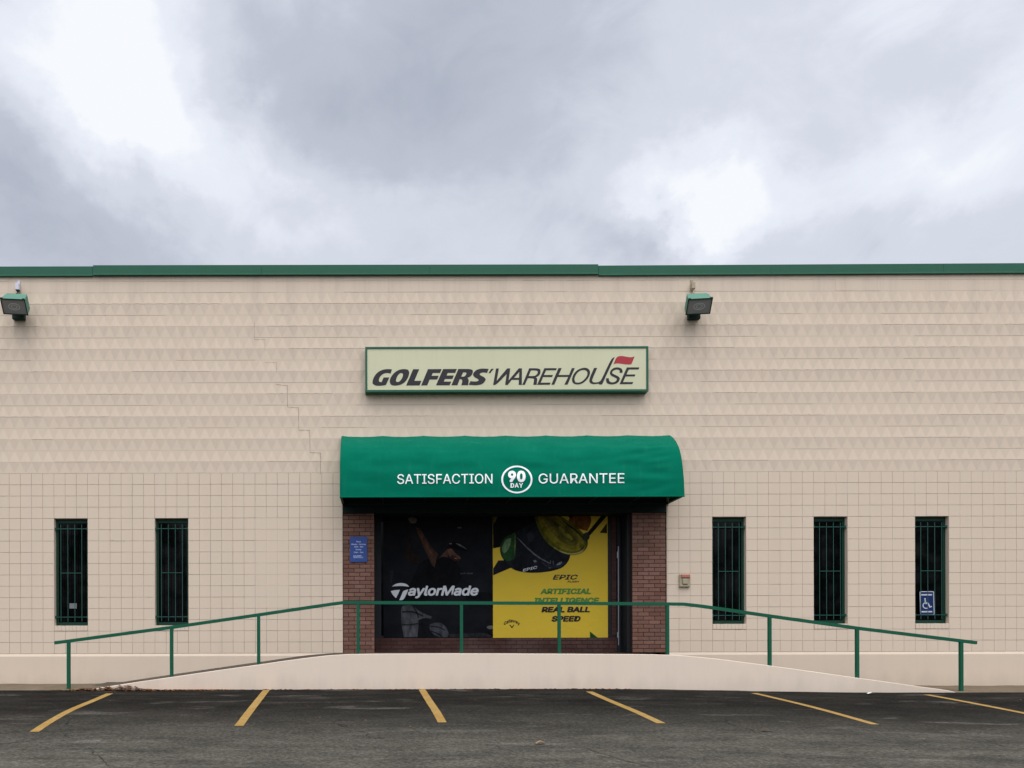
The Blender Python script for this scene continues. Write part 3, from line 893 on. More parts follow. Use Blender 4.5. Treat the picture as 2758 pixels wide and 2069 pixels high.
for i in range(NX):
    a, b = rx[i], rx[i + 1]; za, zb = ramp_top(a), ramp_top(b)
    ga, gb = ground_z(a, RAMP_Y) - 0.15, ground_z(b, RAMP_Y) - 0.15
    wob = lambda x: 0.0025 * mnoise.noise(Vector((x * 2.2, 0, 0)))
    yf, ch = RAMP_Y, 0.007; bk = RAMP_Y + (0.022 if b < 5.0 else 0.14)
    mb.face([(a, yf + wob(a), ga), (b, yf + wob(b), gb), (b, yf + wob(b), zb - ch), (a, yf + wob(a), za - ch)])
    mb.face([(a, yf + wob(a), za - ch), (b, yf + wob(b), zb - ch), (b, yf + ch, zb), (a, yf + ch, za)])
    mb.face([(a, yf + ch, za), (b, yf + ch, zb), (b, bk, zb), (a, bk, za)])
    mb.face([(a, bk, za), (b, bk, zb), (b, bk, gb), (a, bk, ga)])
a, b = rx[0], rx[-1]
for x, s in ((a, 1), (b, -1)):
    mb.face([(x, RAMP_Y, ground_z(x, RAMP_Y) - .15), (x, RAMP_Y, ramp_top(x) - .012), (x, RAMP_Y + 0.012, ramp_top(x)), (x, RAMP_Y + .14, ramp_top(x)), (x, RAMP_Y + .14, ground_z(x, RAMP_Y) - .15)])
mb.build('retaining_wall', M['ramp_face'], ramp, merge=True)

# ------------------------------------------------------------------ handrail
YH = RAMP_Y + 0.06
RAIL = [(148, 1727), (185, 1722.5), (461.7, 1687.3), (695.7, 1654.8), (895, 1626.5), (925, 1622.8), (965, 1623.0), (1245, 1625.5), (1507, 1627.5), (1799.6, 1631), (1842, 1631.8), (1890, 1637.5), (2071.8, 1664.7), (2308, 1698.7), (2629, 1739.6)]
POSTS = [(184.5, 1855), (462, 1822), (696.5, 1789), (964.8, 1761), (1242.8, 1761), (1506, 1763.5), (1797.5, 1767.5), (2072.5, 1798.5), (2308, 1832.5), (2587.8, 1872)]
hr = thing('handrail', (2.2, YH, 0), 'green painted steel handrail on ten posts along the front of the entrance ramp', 'handrail')
RP = [(W(u, v, YH)[0], YH, W(u, v, YH)[1]) for u, v in RAIL]
mb = MB(); hw = 0.026
secs = []
for i, p in enumerate(RP):
    a = Vector(RP[max(0, i - 1)]); b = Vector(RP[min(len(RP) - 1, i + 1)]); d = (b - a).normalized(); t = Vector((-d.z, 0, d.x))
    P = Vector(p); ch = 0.006
    ring = []
    for sy, st in ((-1, -1), (1, -1), (1, 1), (-1, 1)):
        ring.append(P + Vector((0, sy * hw, 0)) + t * st * hw)
    secs.append(ring)
for A, B in zip(secs, secs[1:]):
    for i in range(4):
        j = (i + 1) % 4; mb.face([A[i], A[j], B[j], B[i]])
mb.face(secs[0][::-1]); mb.face(secs[-1])
mb.build('top_rail', M['rail'], hr, merge=True)
def rail_z(x):
    for a, b in zip(RP, RP[1:]):
        if a[0] <= x <= b[0]: return a[2] + (b[2] - a[2]) * (x - a[0]) / (b[0] - a[0])
for u, v in POSTS:
    x, z = W(u, v, YH); mb = MB(); zb = max(ramp_top(x), ground_z(x, YH)) - 0.03
    mb.box(x - 0.0245, x + 0.0245, YH - 0.0245, YH + 0.0245, zb, rail_z(x) - 0.022)
    mb.build('post', M['rail'], hr)

# ------------------------------------------------------------------ awning
AW0, AW1 = -0.757, 5.165
PROF = [(0.0, 4.515), (-0.10, 4.478), (-0.24, 4.398), (-0.37, 4.296), (-0.47, 4.195), (-0.545, 4.09), (-0.60, 3.985), (-0.643, 3.86), (-0.682, 3.72), (-0.71, 3.588), (-0.73, 3.42), (-0.745, 3.268)]
def prof_pt(t):
    L = [0.0]
    for a, b in zip(PROF, PROF[1:]): L.append(L[-1] + math.dist(a, b))
    s = t * L[-1]
    for i in range(len(PROF) - 1):
        if s <= L[i + 1] + 1e-9:
            k = (s - L[i]) / (L[i + 1] - L[i]); a, b = PROF[i], PROF[i + 1]
            tx, tz = b[0] - a[0], b[1] - a[1]; n = math.hypot(tx, tz)
            return a[0] + tx * k, a[1] + tz * k, (tz / n, -tx / n)
    return (*PROF[-1], (-1, 0))
NB = 8
def sag(x, t):
    """How far the cloth hangs inward between the hoops, plus wrinkles."""
    f = (x - AW0) / (AW1 - AW0) * NB; k = f - math.floor(f)
    s = 0.030 * math.sin(math.pi * k) ** 0.8 * math.sin(math.pi * min(1, t * 1.0 + 0.12)) ** 0.6 * (1 - 0.6 * t)
    w = 0.024 * mnoise.noise(Vector((x * 1.3 + t * 2.0, t * 9 - x * 0.5, 0.3))) + 0.004 * mnoise.noise(Vector((x * 4.0, t * 16 + x * 2, 1.7)))
    e = sstep(3.6, 5.0, x)
    w += e * 0.045 * mnoise.noise(Vector((x * 1.2 - t * 1.5, t * 13 + x * 1.4, 4.1)))
    w *= sstep(0.0, 0.45, min(x - AW0, AW1 - x))       # stretched tight over the end hoops
    return s + w * math.sin(math.pi * t) ** 0.5
def awn(x, t):
    y, z, n = prof_pt(t)
    d = sag(x, t)
    # inward = away from the outward normal (n points outwards/forwards)
    nx, nz = n
    if nx > 0: nx, nz = -nx, -nz
    if nz < 0: nz = -nz
    return (x, y - nx * d, z - nz * d)
aw = thing('awning', (2.2, 0, 3.26), 'curved green canvas awning with white lettering over the shop entrance', 'awning')
mb = MB(); NA, NT_ = 200, 44
G = [[awn(AW0 + (AW1 - AW0) * i / NA, max(0.0, j / NT_)) for i in range(NA + 1)] for j in range(NT_ + 1)]
for j in range(NT_):
    for i in range(NA):
        mb.face([G[j][i], G[j + 1][i], G[j + 1][i + 1], G[j][i + 1]])
for i, x in ((0, AW0), (NA, AW1)):
    ring = [G[j][i] for j in range(NT_ + 1)] + [(x, 0.0, 3.268)]
    c = (x, 0.0, 3.5)
    for a, b in zip(ring, ring[1:]): mb.face([c, a, b])
can = mb.build('canopy', M['canvas'], aw, smooth=False, merge=True)
for p in can.data.polygons: p.use_smooth = abs(p.normal.x) < 0.7
mb = MB()     # hoops and bottom frame inside the cloth
for k in range(NB + 1):
    x = AW0 + (AW1 - AW0) * k / NB; x = min(max(x, AW0 + 0.03), AW1 - 0.03)
    pts = []
    for j in range(0, 21):
        y, z, n = prof_pt(j / 20); nx, nz = n
        if nx > 0: nx, nz = -nx, -nz
        pts.append((x, y - nx * 0.035, z - abs(nz) * 0.035))
    mb.tube(pts, 0.012, 6)
    mb.bar((x, -0.02, 3.282), (x, -0.715, 3.282), 0.024, 0.024)
mb.bar((AW0 + 0.01, -0.722, 3.276), (AW1 - 0.01, -0.722, 3.276), 0.026, 0.026); mb.bar((AW0 + 0.01, -0.012, 3.274), (AW1 - 0.01, -0.012, 3.274), 0.022, 0.030)
mb.build('frame', M['lamp_dark'], aw)
mb = MB()     # hem of the cloth rolled round the bottom bar
mb.tube([(AW0 + (AW1 - AW0) * i / 60, -0.745 + 0.003 * mnoise.noise(Vector((i * 0.4, 0, 0))), 3.266) for i in range(61)], 0.011, 6)
mb.build('hem', M['canvas'], aw)

def on_awning(vf, u0, u1, v0, v1, off=0.010):
    vs_, fs_ = vf
    bm = bmesh.new(); X = [p[0] for p in vs_]; Y = [p[1] for p in vs_]
    bx0, bx1, by0, by1 = min(X), max(X), min(Y), max(Y)
    bv = [bm.verts.new((u0 + (p[0] - bx0) / (bx1 - bx0) * (u1 - u0), v1 + (p[1] - by0) / (by1 - by0) * (v0 - v1), p[2])) for p in vs_]
    for f in fs_:
        try: bm.faces.new([bv[i] for i in f])
        except ValueError: pass
    for v in range(int(v0) + 3, int(v1), 4):
        bmesh.ops.bisect_plane(bm, geom=bm.verts[:] + bm.edges[:] + bm.faces[:], plane_co=(0, v, 0), plane_no=(0, 1, 0))
    for u in range(int(u0) + 6, int(u1), 8):
        bmesh.ops.bisect_plane(bm, geom=bm.verts[:] + bm.edges[:] + bm.faces[:], plane_co=(u, 0, 0), plane_no=(1, 0, 0))
    zs = [prof_pt(k / 400) for k in range(401)]
    for q in bm.verts:
        y = -0.7
        for _ in range(6):
            x, z = W(q.co.x, q.co.y, y)
            k = min(range(401), key=lambda i: abs(zs[i][1] - z)); t = k / 400
            y = awn(x, t)[1]
        q.co = Vector((x, y - off + q.co.z, z))
    bm.verts.index_update(); bm.verts.ensure_lookup_table()
    r_ = [tuple(q.co) for q in bm.verts], [tuple(q.index for q in f.verts) for f in bm.faces]
    bm.free(); return r_
ax = lambda x: 1060 + x / 3.456
ay = lambda y: 1240 + y / 3.456
mb = MB()
mb.shape(on_awning(text2d('SATISFACTION', 0.003, space=1.0), ax(42), ax(928), ay(131), ay(223)))
mb.shape(on_awning(text2d('GUARANTEE', 0.003, space=1.0), ax(1357), ax(2155), ay(132), ay(226)))
mb.shape(on_awning(text2d('90', 0.045, space=1.04), ax(1073), ax(1236), ay(104), ay(212)))
mb.shape(on_awning(text2d('DAY', 0.028, space=1.1), ax(1095), ax(1212), ay(219), ay(263)))
ring = [[(math.cos(2 * math.pi * k / 64) * r, math.sin(2 * math.pi * k / 64) * r) for k in range(64)] for r in (1.0, 0.885)]
mb.shape(on_awning(poly2d(ring), ax(1010), ax(1300), ay(57), ay(315)))
mb.build('lettering', M['white_ink'], can)

# ------------------------------------------------------------------ wall sign
YG = -0.17
sgx0, _ = W(987.5, 996, YG); sgx1, _ = W(1750.5, 996, YG); sgz1 = W(1369, 935.2, YG)[1]; sgz0 = W(1369, 1056.5, YG)[1]
sg = thing('shop_sign', ((sgx0 + sgx1) / 2, 0, sgz0), 'long cream box sign with dark italic lettering and red flag above the awning', 'sign')
mb = MB(); fr = 0.036
mb.box(sgx0, sgx1, YG, -0.004, sgz0, sgz0 + fr); mb.box(sgx0, sgx1, YG, -0.004, sgz1 - fr * 0.9, sgz1)
mb.box(sgx0, sgx0 + fr, YG, -0.004, sgz0 + fr + .0005, sgz1 - fr * 0.9 - .0005); mb.box(sgx1 - fr, sgx1, YG, -0.004, sgz0 + fr + .0005, sgz1 - fr * 0.9 - .0005)
cab = mb.build('cabinet', M['sign_green'], sg)
mb = MB(); mb.box(sgx0 + fr + .001, sgx1 - fr - .001, YG + 0.012, -0.03, sgz0 + fr + .001, sgz1 - fr * 0.9 - .001); face = mb.build('sign_panel', M['sign_face'], sg)
GOLF = [
    [[(490, 340), (465, 410), (430, 398), (380, 398), (330, 418), (288, 460), (268, 510), (275, 540), (300, 548), (318, 548), (348, 472), (445, 472), (387, 597), (330, 607), (250, 610), (195, 598), (165, 568), (168, 520), (190, 460), (240, 395), (310, 352), (380, 334), (450, 334)]],
    [[(690, 332), (755, 345), (778, 390), (765, 450), (730, 520), (680, 570), (610, 602), (530, 610), (475, 598), (450, 560), (452, 510), (480, 450), (530, 390), (605, 345)], [(640, 398), (668, 410), (672, 440), (650, 495), (615, 540), (580, 550), (555, 538), (555, 505), (575, 455), (605, 412)]],
    [[(840, 338), (940, 338), (858, 530), (975, 530), (945, 607), (722, 607)]],
    [[(1085, 338), (1312, 338), (1285, 402), (1165, 402), (1143, 448), (1262, 448), (1238, 510), (1112, 510), (1070, 607), (970, 607)]],
    [[(1335, 338), (1562, 338), (1535, 402), (1412, 402), (1392, 445), (1512, 445), (1488, 502), (1365, 502), (1345, 545), (1470, 545), (1442, 607), (1215, 607)]],
    [[(1588, 338), (1770, 338), (1820, 352), (1832, 390), (1810, 440), (1775, 472), (1735, 485), (1757, 510), (1758, 550), (1745, 607), (1635, 607), (1655, 540), (1640, 510), (1610, 505), (1570, 607), (1470, 607)], [(1665, 395), (1712, 395), (1722, 412), (1705, 448), (1680, 465), (1635, 465)]],
    [[(2090, 340), (2062, 405), (2000, 395), (1955, 405), (1938, 425), (1960, 450), (2015, 475), (2040, 510), (2025, 550), (1980, 590), (1920, 607), (1850, 610), (1758, 600), (1785, 540), (1850, 548), (1900, 545), (1925, 525), (1905, 500), (1850, 475), (1828, 440), (1840, 395), (1890, 352), (1960, 333), (2030, 333)]],
    [[(2130, 338), (2175, 338), (2115, 410), (2085, 410)]],
]
WARE = [
    [[(105, 285), (145, 285), (113, 460), (263, 285), (307, 285), (283, 455), (428, 285), (472, 285), (470, 520), (425, 520), (428, 448), (325, 448), (270, 520), (232, 520), (255, 365), (105, 520), (62, 520)], [(435, 335), (430, 420), (358, 420)]],
    [[(575, 285), (700, 285), (733, 303), (738, 345), (715, 390), (670, 414), (690, 432), (680, 520), (632, 520), (645, 440), (630, 428), (555, 425), (512, 520), (475, 520)], [(600, 315), (680, 315), (697, 332), (693, 360), (670, 385), (640, 395), (566, 395)]],
    [[(790, 285), (968, 285), (955, 315), (815, 315), (783, 382), (912, 382), (900, 410), (772, 410), (737, 490), (878, 490), (865, 520), (685, 520)]],
    [[(990, 285), (1037, 285), (993, 382), (1140, 382), (1180, 285), (1222, 285), (1118, 520), (1072, 520), (1128, 410), (978, 410), (930, 520), (888, 520)]],
    [[(1350, 278), (1410, 290), (1440, 330), (1435, 385), (1400, 445), (1340, 500), (1270, 522), (1210, 512), (1180, 475), (1183, 420), (1210, 360), (1265, 305)], [(1345, 310), (1385, 320), (1403, 350), (1398, 390), (1370, 435), (1320, 480), (1270, 494), (1230, 487), (1215, 455), (1220, 415), (1245, 365), (1290, 325)]],
    [[(1495, 285), (1540, 285), (1478, 425), (1465, 460), (1480, 487), (1530, 492), (1578, 478), (1605, 440), (1742, 150), (1790, 132), (1608, 520), (1565, 520), (1560, 508), (1480, 518), (1438, 500), (1425, 465), (1438, 412)]],
    [[(1898, 355), (1855, 355), (1860, 325), (1835, 308), (1790, 312), (1755, 335), (1752, 360), (1785, 382), (1840, 405), (1862, 435), (1850, 480), (1800, 515), (1740, 522), (1685, 510), (1665, 480), (1665, 432), (1705, 432), (1705, 465), (1730, 490), (1780, 490), (1815, 465), (1818, 440), (1790, 420), (1740, 400), (1718, 370), (1725, 325), (1770, 285), (1830, 275), (1880, 290), (1900, 320)]],
    [[(1960, 280), (2138, 280), (2125, 310), (1985, 310), (1955, 380), (2083, 380), (2070, 408), (1942, 408), (1905, 488), (2052, 488), (2035, 517), (1855, 517)]],
]
yl = YG + 0.009
mb = MB()
for lp in GOLF: mb.shape(px_poly(lp, 6.144, 980, 940, yl, 3, 48))
for lp in WARE: mb.shape(px_poly(lp, 5.267, 1320, 940, yl, 3, 48))
mb.build('lettering', M['black_ink'], face)
mb = MB(); mb.shape(px_poly([[(1770, 235), (1805, 150), (1835, 122), (1890, 115), (1960, 130), (2020, 138), (2072, 125), (2025, 235), (1980, 240), (1900, 230), (1840, 220), (1800, 222)]], 5.267, 1320, 940, yl, 3, 48))
mb.build('flag_emblem', M['red_ink'], face)

# ------------------------------------------------------------------ floodlights
def make_flood(mx, mz, label, yaw, bx):
    root = thing('floodlight', (mx, 0, mz), label, 'floodlight', 'floodlights high on the front wall')
    th = R(42); hh = 0.262; wd = 0.405; L = 0.33
    cy, cz = -0.20, mz + 0.20            # middle of the rear of the housing
    cw, sw = math.cos(yaw), math.sin(yaw)
    rz = lambda v: Vector((v[0] * cw - v[1] * sw, v[0] * sw + v[1] * cw, v[2]))
    fd = rz((0, -math.cos(th), -math.sin(th))); up = rz((0, -math.sin(th), math.cos(th))); sx = rz((1, 0, 0))
    org = Vector((mx, cy, cz))
    def P(a, b, c): return org + sx * a + up * b + fd * c
    h = MB()
    secs = [(0.0, 0.78, 0.82), (0.02, 0.84, 0.90), (0.14, 0.92, 0.96), (L - 0.03, 0.98, 0.97), (L - 0.028, 1.03, 1.05), (L, 1.03, 1.05)]
    rings = [[P(sx_ * wd / 2 * w, sz_ * hh / 2 * k, c) for sx_, sz_ in ((-1, -1), (1, -1), (1, 1), (-1, 1))] for c, w, k in secs]
    for A, B in zip(rings, rings[1:]):
        for i in range(4):
            j = (i + 1) % 4; h.face([A[i], A[j], B[j], B[i]], 0)
    h.face(rings[0][::-1], 0)
    hs = h.build('housing', M['lamp_green'], root, merge=True)
    d = MB()     # door rim round the lens
    o, n_ = (wd / 2 * 1.03, hh / 2 * 1.05), (wd / 2 * 0.96, hh / 2 * 0.93)
    q = [(-1, -1), (1, -1), (1, 1), (-1, 1)]
    for i in range(4):
        j = (i + 1) % 4
        d.face([P(q[i][0] * o[0], q[i][1] * o[1], L + .001), P(q[j][0] * o[0], q[j][1] * o[1], L + .001), P(q[j][0] * n_[0], q[j][1] * n_[1], L + .006), P(q[i][0] * n_[0], q[i][1] * n_[1], L + .006)])
        d.face([P(q[i][0] * n_[0], q[i][1] * n_[1], L + .006), P(q[j][0] * n_[0], q[j][1] * n_[1], L + .006), P(q[j][0] * n_[0], q[j][1] * n_[1], L - .01), P(q[i][0] * n_[0], q[i][1] * n_[1], L - .01)])
    for sx_ in (-0.45, 0.45):
        a = P(sx_ * wd, hh / 2 * 1.05, L - 0.01)
        d.tube([a - sx * 0.02, a + sx * 0.02], 0.012, 8)
    d.build('lens_rim', M['lamp_dark'], hs)
    g = MB(); g.face([P(q[i][0] * n_[0], q[i][1] * n_[1], L - .008) for i in range(4)]); g.build('lens', M['lens'], hs)
    rf = MB()    # reflector bowl and tube glimpsed through the glass
    for r0, r1, off in ((0.10, 0.085, -.004), (0.055, 0.042, -.003)):
        for k in range(24):
            a, b = 2 * math.pi * k / 24, 2 * math.pi * (k + 1) / 24
            rf.face([P(math.cos(a) * r0, math.sin(a) * r0 * 0.62, L + off), P(math.cos(b) * r0, math.sin(b) * r0 * 0.62, L + off), P(math.cos(b) * r1, math.sin(b) * r1 * 0.55, L + off), P(math.cos(a) * r1, math.sin(a) * r1 * 0.55, L + off)])
    rf.build('reflector', mat('reflector', (0.5, 0.5, 0.47), 0.4, 0.4), hs)
    b = MB()     # yoke and wall box below
    b.box(bx - 0.11, bx + 0.11, -0.09, -0.004, mz - 0.085, mz + 0.035, 0, 0.012)
    b.box(bx - 0.09, bx - 0.07, -0.26, -0.03, mz + 0.02, mz + 0.06); b.box(bx + 0.07, bx + 0.09, -0.26, -0.03, mz + 0.02, mz + 0.06)
    b.bar((bx - 0.08, -0.25, mz + 0.035), (bx - 0.08, -0.27, mz + 0.15), 0.02, 0.04, 0, Vector((0, 1, 0))); b.bar((bx + 0.08, -0.25, mz + 0.035), (bx + 0.08, -0.27, mz + 0.15), 0.02, 0.04, 0, Vector((0, 1, 0)))
    b.build('bracket', M['lamp_dark'], root)
    return root
f0 = make_flood(-6.515, 6.70, 'green floodlight near the left end of the wall, white box on cable above', R(7), -6.585)
f1 = make_flood(5.576, 6.675, 'green floodlight on the wall up and right of the long shop sign', R(-7), 5.606)
def junction(px, vtop, vbot, root, white, dxl):
    x, zt = W(px, vtop); _, zb = W(px, vbot)
    mb = MB()
    w = 0.032
    mb.box(x - w, x + w, -0.09, -0.012, zb, zt, 0, 0.006)
    mb.box(x - 0.022, x + 0.022, -0.02, -0.002, zt + .001, zt + 0.075, 0, 0.004)
    j = mb.build('junction_box', white, root, origin=None)
    mb = MB(); mb.tube([(x, -0.05, zb + 0.001), (x + 0.004, -0.055, zb - 0.028)], [0.038, 0.016], 8)
    mb.tube([(x + 0.004, -0.055, zb - 0.026), (x + dxl, -0.085, zb - 0.07), (x + dxl, -0.16, zb - 0.13)], 0.008, 6)
    mb.build('cable', M['lamp_dark'] if white is M['white_metal'] else M['beige_box'], root)
junction(56.5, 763, 780.5, f0, M['white_metal'], 0.006)
junction(1868, 770, 787, f1, M['beige_box'], 0.0)

# ------------------------------------------------------------------ small things on the wall
# opening hours plate
YB = 0.004
hx0, hz1 = W(944.3, 1445.3, YB); hx1, hz0 = W(990, 1513.8, YB)
hp = thing('hours_sign', ((hx0 + hx1) / 2, YB, hz0), 'blue opening hours plate on the left brick pier', 'sign')
mb = MB(); mb.box(hx0, hx1, YB - 0.008, YB + 0.006, hz0, hz1, 0, 0.003); plate = mb.build('plate', M['blue'], hp)
mb = MB(); hu = lambda x: 930 + x / 16.59; hv = lambda y: 1430 + y / 16.59
for s, a, b, c, d in (('Hours', 520, 725, 440, 515), ('Monday - Saturday', 295, 945, 563, 642), ('10am - 8pm', 415, 830, 675, 750), ('Sunday', 485, 745, 795, 880), ('11am - 5pm', 400, 825, 920, 1000)):
    mb.shape(fit(text2d(s, 0.015), hu(a), hu(b), hv(c), hv(d), YB - 0.0095))
mb.shape(fit(text2d("GOLFERS'", 0.04, 0.35), hu(372), hu(760), hv(1092), hv(1140), YB - 0.0095))
mb.shape(fit(text2d('WAREHOUSE', 0.012, 0.35), hu(385), hu(830), hv(1155), hv(1210), YB - 0.0095))
mb.build('lettering', M['pale_ink'], plate)

# weathered alarm box right of the entrance
ax0, az1 = W(1829, 1551.5); ax1, az0 = W(1857.5, 1586)
al = thing('alarm_box', ((ax0 + ax1) / 2, 0, az0), 'small weathered beige alarm box with faded red top beside the right brick pier', 'alarm box')
mb = MB(); mb.box(ax0, ax1, -0.035, -0.003, az0, az1, 0, 0.006)
mb.box(ax0 + 0.055, ax1 - 0.045, -0.062, -0.0345, az0 + 0.05, az1 - 0.085, 0, 0.01)
mb.box(ax0 + 0.01, ax1 - 0.01, -0.05, -0.0345, az0 + 0.006, az0 + 0.03, 0, 0.004)
mb.build('casing', M['beige_box'], al)
mb = MB(); mb.box(ax0 + 0.03, ax1 - 0.004, -0.06, -0.0345, az1 - 0.062, az1 - 0.004, 0, 0.008); mb.build('strobe_cap', M['red_cap'], al)

# wheelchair sign behind the bars of the rightmost window
YA = 0.07
pp = thing('parking_sign', (W(2497.5, 1632, YA)[0], YA, W(2497.5, 1666, YA)[1]), 'blue wheelchair parking sign behind the bars of the rightmost window', 'sign')
su, sv = (lambda x: x), (lambda y: y)
def asg(loop, y, sm=1, corner=50): return px_poly(loop if isinstance(loop[0], list) else [loop], 5.03, 2440, 1380, y, sm, corner)
def rrect(x0, y0, x1, y1, r, sk=0.0):
    P = []
    for cx, cy, a0 in ((x1 - r, y0 + r, -90), (x1 - r, y1 - r, 0), (x0 + r, y1 - r, 90), (x0 + r, y0 + r, 180)):
        for k in range(5):
            a = R(a0 + k * 22.5); x, y = cx + math.cos(a) * r, cy + math.sin(a) * r
            P.append((x + (y - y0) * sk, y))
    return P
mb = MB()
vf = asg(rrect(186, 1105, 386, 1435, 16, 0.022), YA); mb.shape(vf)
vs_, fs_ = vf
plate_ = mb.build('plate', M['blue_dark'], pp)
mb = MB(); mb.shape(asg([rrect(190, 1109, 382, 1431, 15, 0.022), rrect(199, 1118, 373, 1422, 10, 0.022)], YA - 0.003))
mb.shape(asg(rrect(206, 1147, 358, 1165, 4), YA - 0.003)); mb.shape(asg(rrect(214, 1376, 360, 1394, 4), YA - 0.003))
# wheelchair figure
ringp = []
for k in range(33): a = R(-60 - 235 * k / 32); ringp.append((276 + math.cos(a) * 48, 1300 + math.sin(a) * 46))
inn = []
for k in range(33): a = R(-60 - 235 * (32 - k) / 32); inn.append((276 + math.cos(a) * 35, 1300 + math.sin(a) * 33))
mb.shape(asg(ringp + inn, YA - 0.003))
mb.shape(asg([(252 + math.cos(R(k * 30)) * 12 + 10, 1212 + math.sin(R(k * 30)) * 12) for k in range(12)], YA - 0.003))
mb.shape(asg([(255, 1226), (272, 1226), (275, 1262), (310, 1264), (330, 1312), (352, 1306), (356, 1320), (322, 1332), (300, 1282), (258, 1280)], YA - 0.003))
mb.build('symbol', mat('sign_white', lin((196, 200, 206)), 0.5, 0.3), plate_)

# paper notice in the leftmost window
YN = 0.104
nx0, nz1 = W(120 + 340 / 5.03, 1370 + 1262 / 5.03, YN); nx1, nz0 = W(120 + 438 / 5.03, 1370 + 1332 / 5.03, YN)
mb = MB(); mb.box(nx0, nx1, YN, YN + 0.003, nz0, nz1); no = mb.build('paper_notice', M['paper']); tag(no, 'small grey paper notice low in the leftmost barred window', 'notice')

# ------------------------------------------------------------------ banners in the shopfront
YV = YS - 0.012
def banner(name, u0, u1, v0, v1, col, label, y=YV):
    x0, z1 = W(u0, v0, y); x1, z0 = W(u1, v1, y)
    root = thing(name, ((x0 + x1) / 2, y, z0), label, 'banner')
    mb = MB(); n = 12; mzs = [z0 + (z1 - z0) * k / 14 for k in range(15)]; mxs = [x0 + (x1 - x0) * k / n for k in range(n + 1)]
    for a, b in zip(mxs, mxs[1:]):
        for c, d in zip(mzs, mzs[1:]): mb.face([(a, y, c), (b, y, c), (b, y, d), (a, y, d)], 0, col)
    mb.face([(x0, y, z0), (x0, y, z1), (x0, y + .006, z1), (x0, y + .006, z0)], 0, col); mb.face([(x1, y, z1), (x1, y, z0), (x1, y + .006, z0), (x1, y + .006, z1)], 0, col)
    mb.face([(x0, y + .006, z0), (x0, y + .006, z1), (x1, y + .006, z1), (x1, y + .006, z0)], 0, col)
    return root, mb.build('sheet', M['ink'], root)
bt = 1382
b1, sh1 = banner('golfer_banner', 1034, 1328, bt, 1718.5, lin((15, 16, 20)), 'dark shop window banner showing a golfer in grey trousers, left of the yellow one')
def g1(lp, col, k, sm=3, corner=60, mbx=None): mbx.shape(px_poly([lp] if not isinstance(lp[0], list) else lp, 4.147, 1040, 1360, YV - 0.002 - 0.0012 * k, sm, corner), 0, tuple(c * 0.42 for c in lin(col)))
mb = MB()
g1([(390, 640), (470, 600), (560, 620), (700, 590), (800, 650), (860, 760), (820, 900), (520, 1000), (420, 1110), (190, 1110), (170, 1060), (260, 900), (330, 760)], (24, 25, 29), 0, mbx=mb)
g1([(860, 960), (1185, 990), (1185, 1060), (900, 1060)], (26, 27, 31), 1, mbx=mb)
g1([(165, 1165), (190, 1122), (290, 1118), (340, 1165), (420, 1215), (512, 1250), (505, 1275), (430, 1262), (365, 1300), (362, 1360), (350, 1480), (200, 1482), (172, 1340)], (104, 106, 110), 1, mbx=mb)
g1([(362, 1290), (430, 1262), (490, 1300), (480, 1400), (540, 1482), (362, 1482)], (34, 35, 39), 2, mbx=mb)
g1([(490, 1335), (590, 1310), (660, 1350), (702, 1430), (690, 1482), (570, 1484), (480, 1400)], (98, 102, 108), 3, mbx=mb)
for q in ([(175, 1190), (300, 1180), (420, 1240), (410, 1250), (300, 1200), (180, 1205)], [(180, 1330), (260, 1338), (360, 1320), (362, 1332), (262, 1350), (182, 1342)], [(490, 1352), (600, 1360), (660, 1400), (655, 1412), (595, 1374), (490, 1364)], [(500, 1405), (600, 1440), (640, 1478), (620, 1480), (585, 1452), (500, 1420)], [(300, 1125), (350, 1190), (370, 1260), (355, 1262), (335, 1195), (288, 1128)]):
    g1(q, (52, 54, 58), 4, mbx=mb)
g1([(200, 1360), (330, 1360), (325, 1475), (215, 1475)], (118, 120, 124), 2, mbx=mb)
g1([(270, 285), (292, 380), (272, 460), (300, 540), (385, 590), (362, 650), (262, 645), (208, 580), (232, 460), (250, 380)], (58, 44, 38), 1, mbx=mb)
g1([(335, 250), (385, 262), (455, 385), (535, 500), (588, 552), (560, 625), (545, 705), (512, 672), (470, 570), (400, 430)], (104, 76, 62), 2, mbx=mb)
g1([(350, 300), (372, 300), (455, 420), (520, 540), (500, 560), (430, 450)], (124, 88, 68), 3, mbx=mb)
g1([(250, 152), (300, 130), (350, 160), (345, 200), (300, 215), (262, 188)], (150, 136, 120), 2, mbx=mb)
g1([(590, 605), (640, 545), (690, 500), (715, 540), (690, 590), (640, 612)], (116, 86, 72), 2, mbx=mb)
g1([(595, 600), (640, 580), (690, 590), (660, 625), (610, 625)], (30, 30, 34), 3, mbx=mb)
g1([(690, 500), (735, 488), (770, 535), (835, 585), (838, 612), (815, 632), (760, 630), (715, 590)], (140, 104, 86), 3, mbx=mb)
g1([(735, 560), (775, 575), (800, 600), (835, 612), (815, 634), (760, 632), (722, 600)], (88, 56, 44), 4, mbx=mb)
g1([(765, 590), (795, 600), (800, 612), (770, 606)], (190, 150, 140), 5, mbx=mb)
g1([(702, 440), (730, 418), (790, 415), (850, 440), (915, 500), (910, 522), (850, 512), (780, 500), (730, 494), (705, 480)], (20, 20, 24), 5, mbx=mb)
g1([(782, 432), (815, 432), (905, 492), (908, 506), (860, 480), (800, 452)], (140, 146, 150), 6, mbx=mb)
g1([(708, 432), (742, 430), (738, 446), (712, 444)], (130, 134, 138), 6, mbx=mb)
g1([(800, 252), (850, 250), (848, 268), (802, 268)], (110, 112, 114), 6, mbx=mb)
g1([(52, 735), (66, 735), (64, 870), (54, 870)], (66, 68, 74), 1, mbx=mb); g1([(70, 732), (82, 734), (80, 800), (72, 830)], (70, 72, 78), 1, mbx=mb)
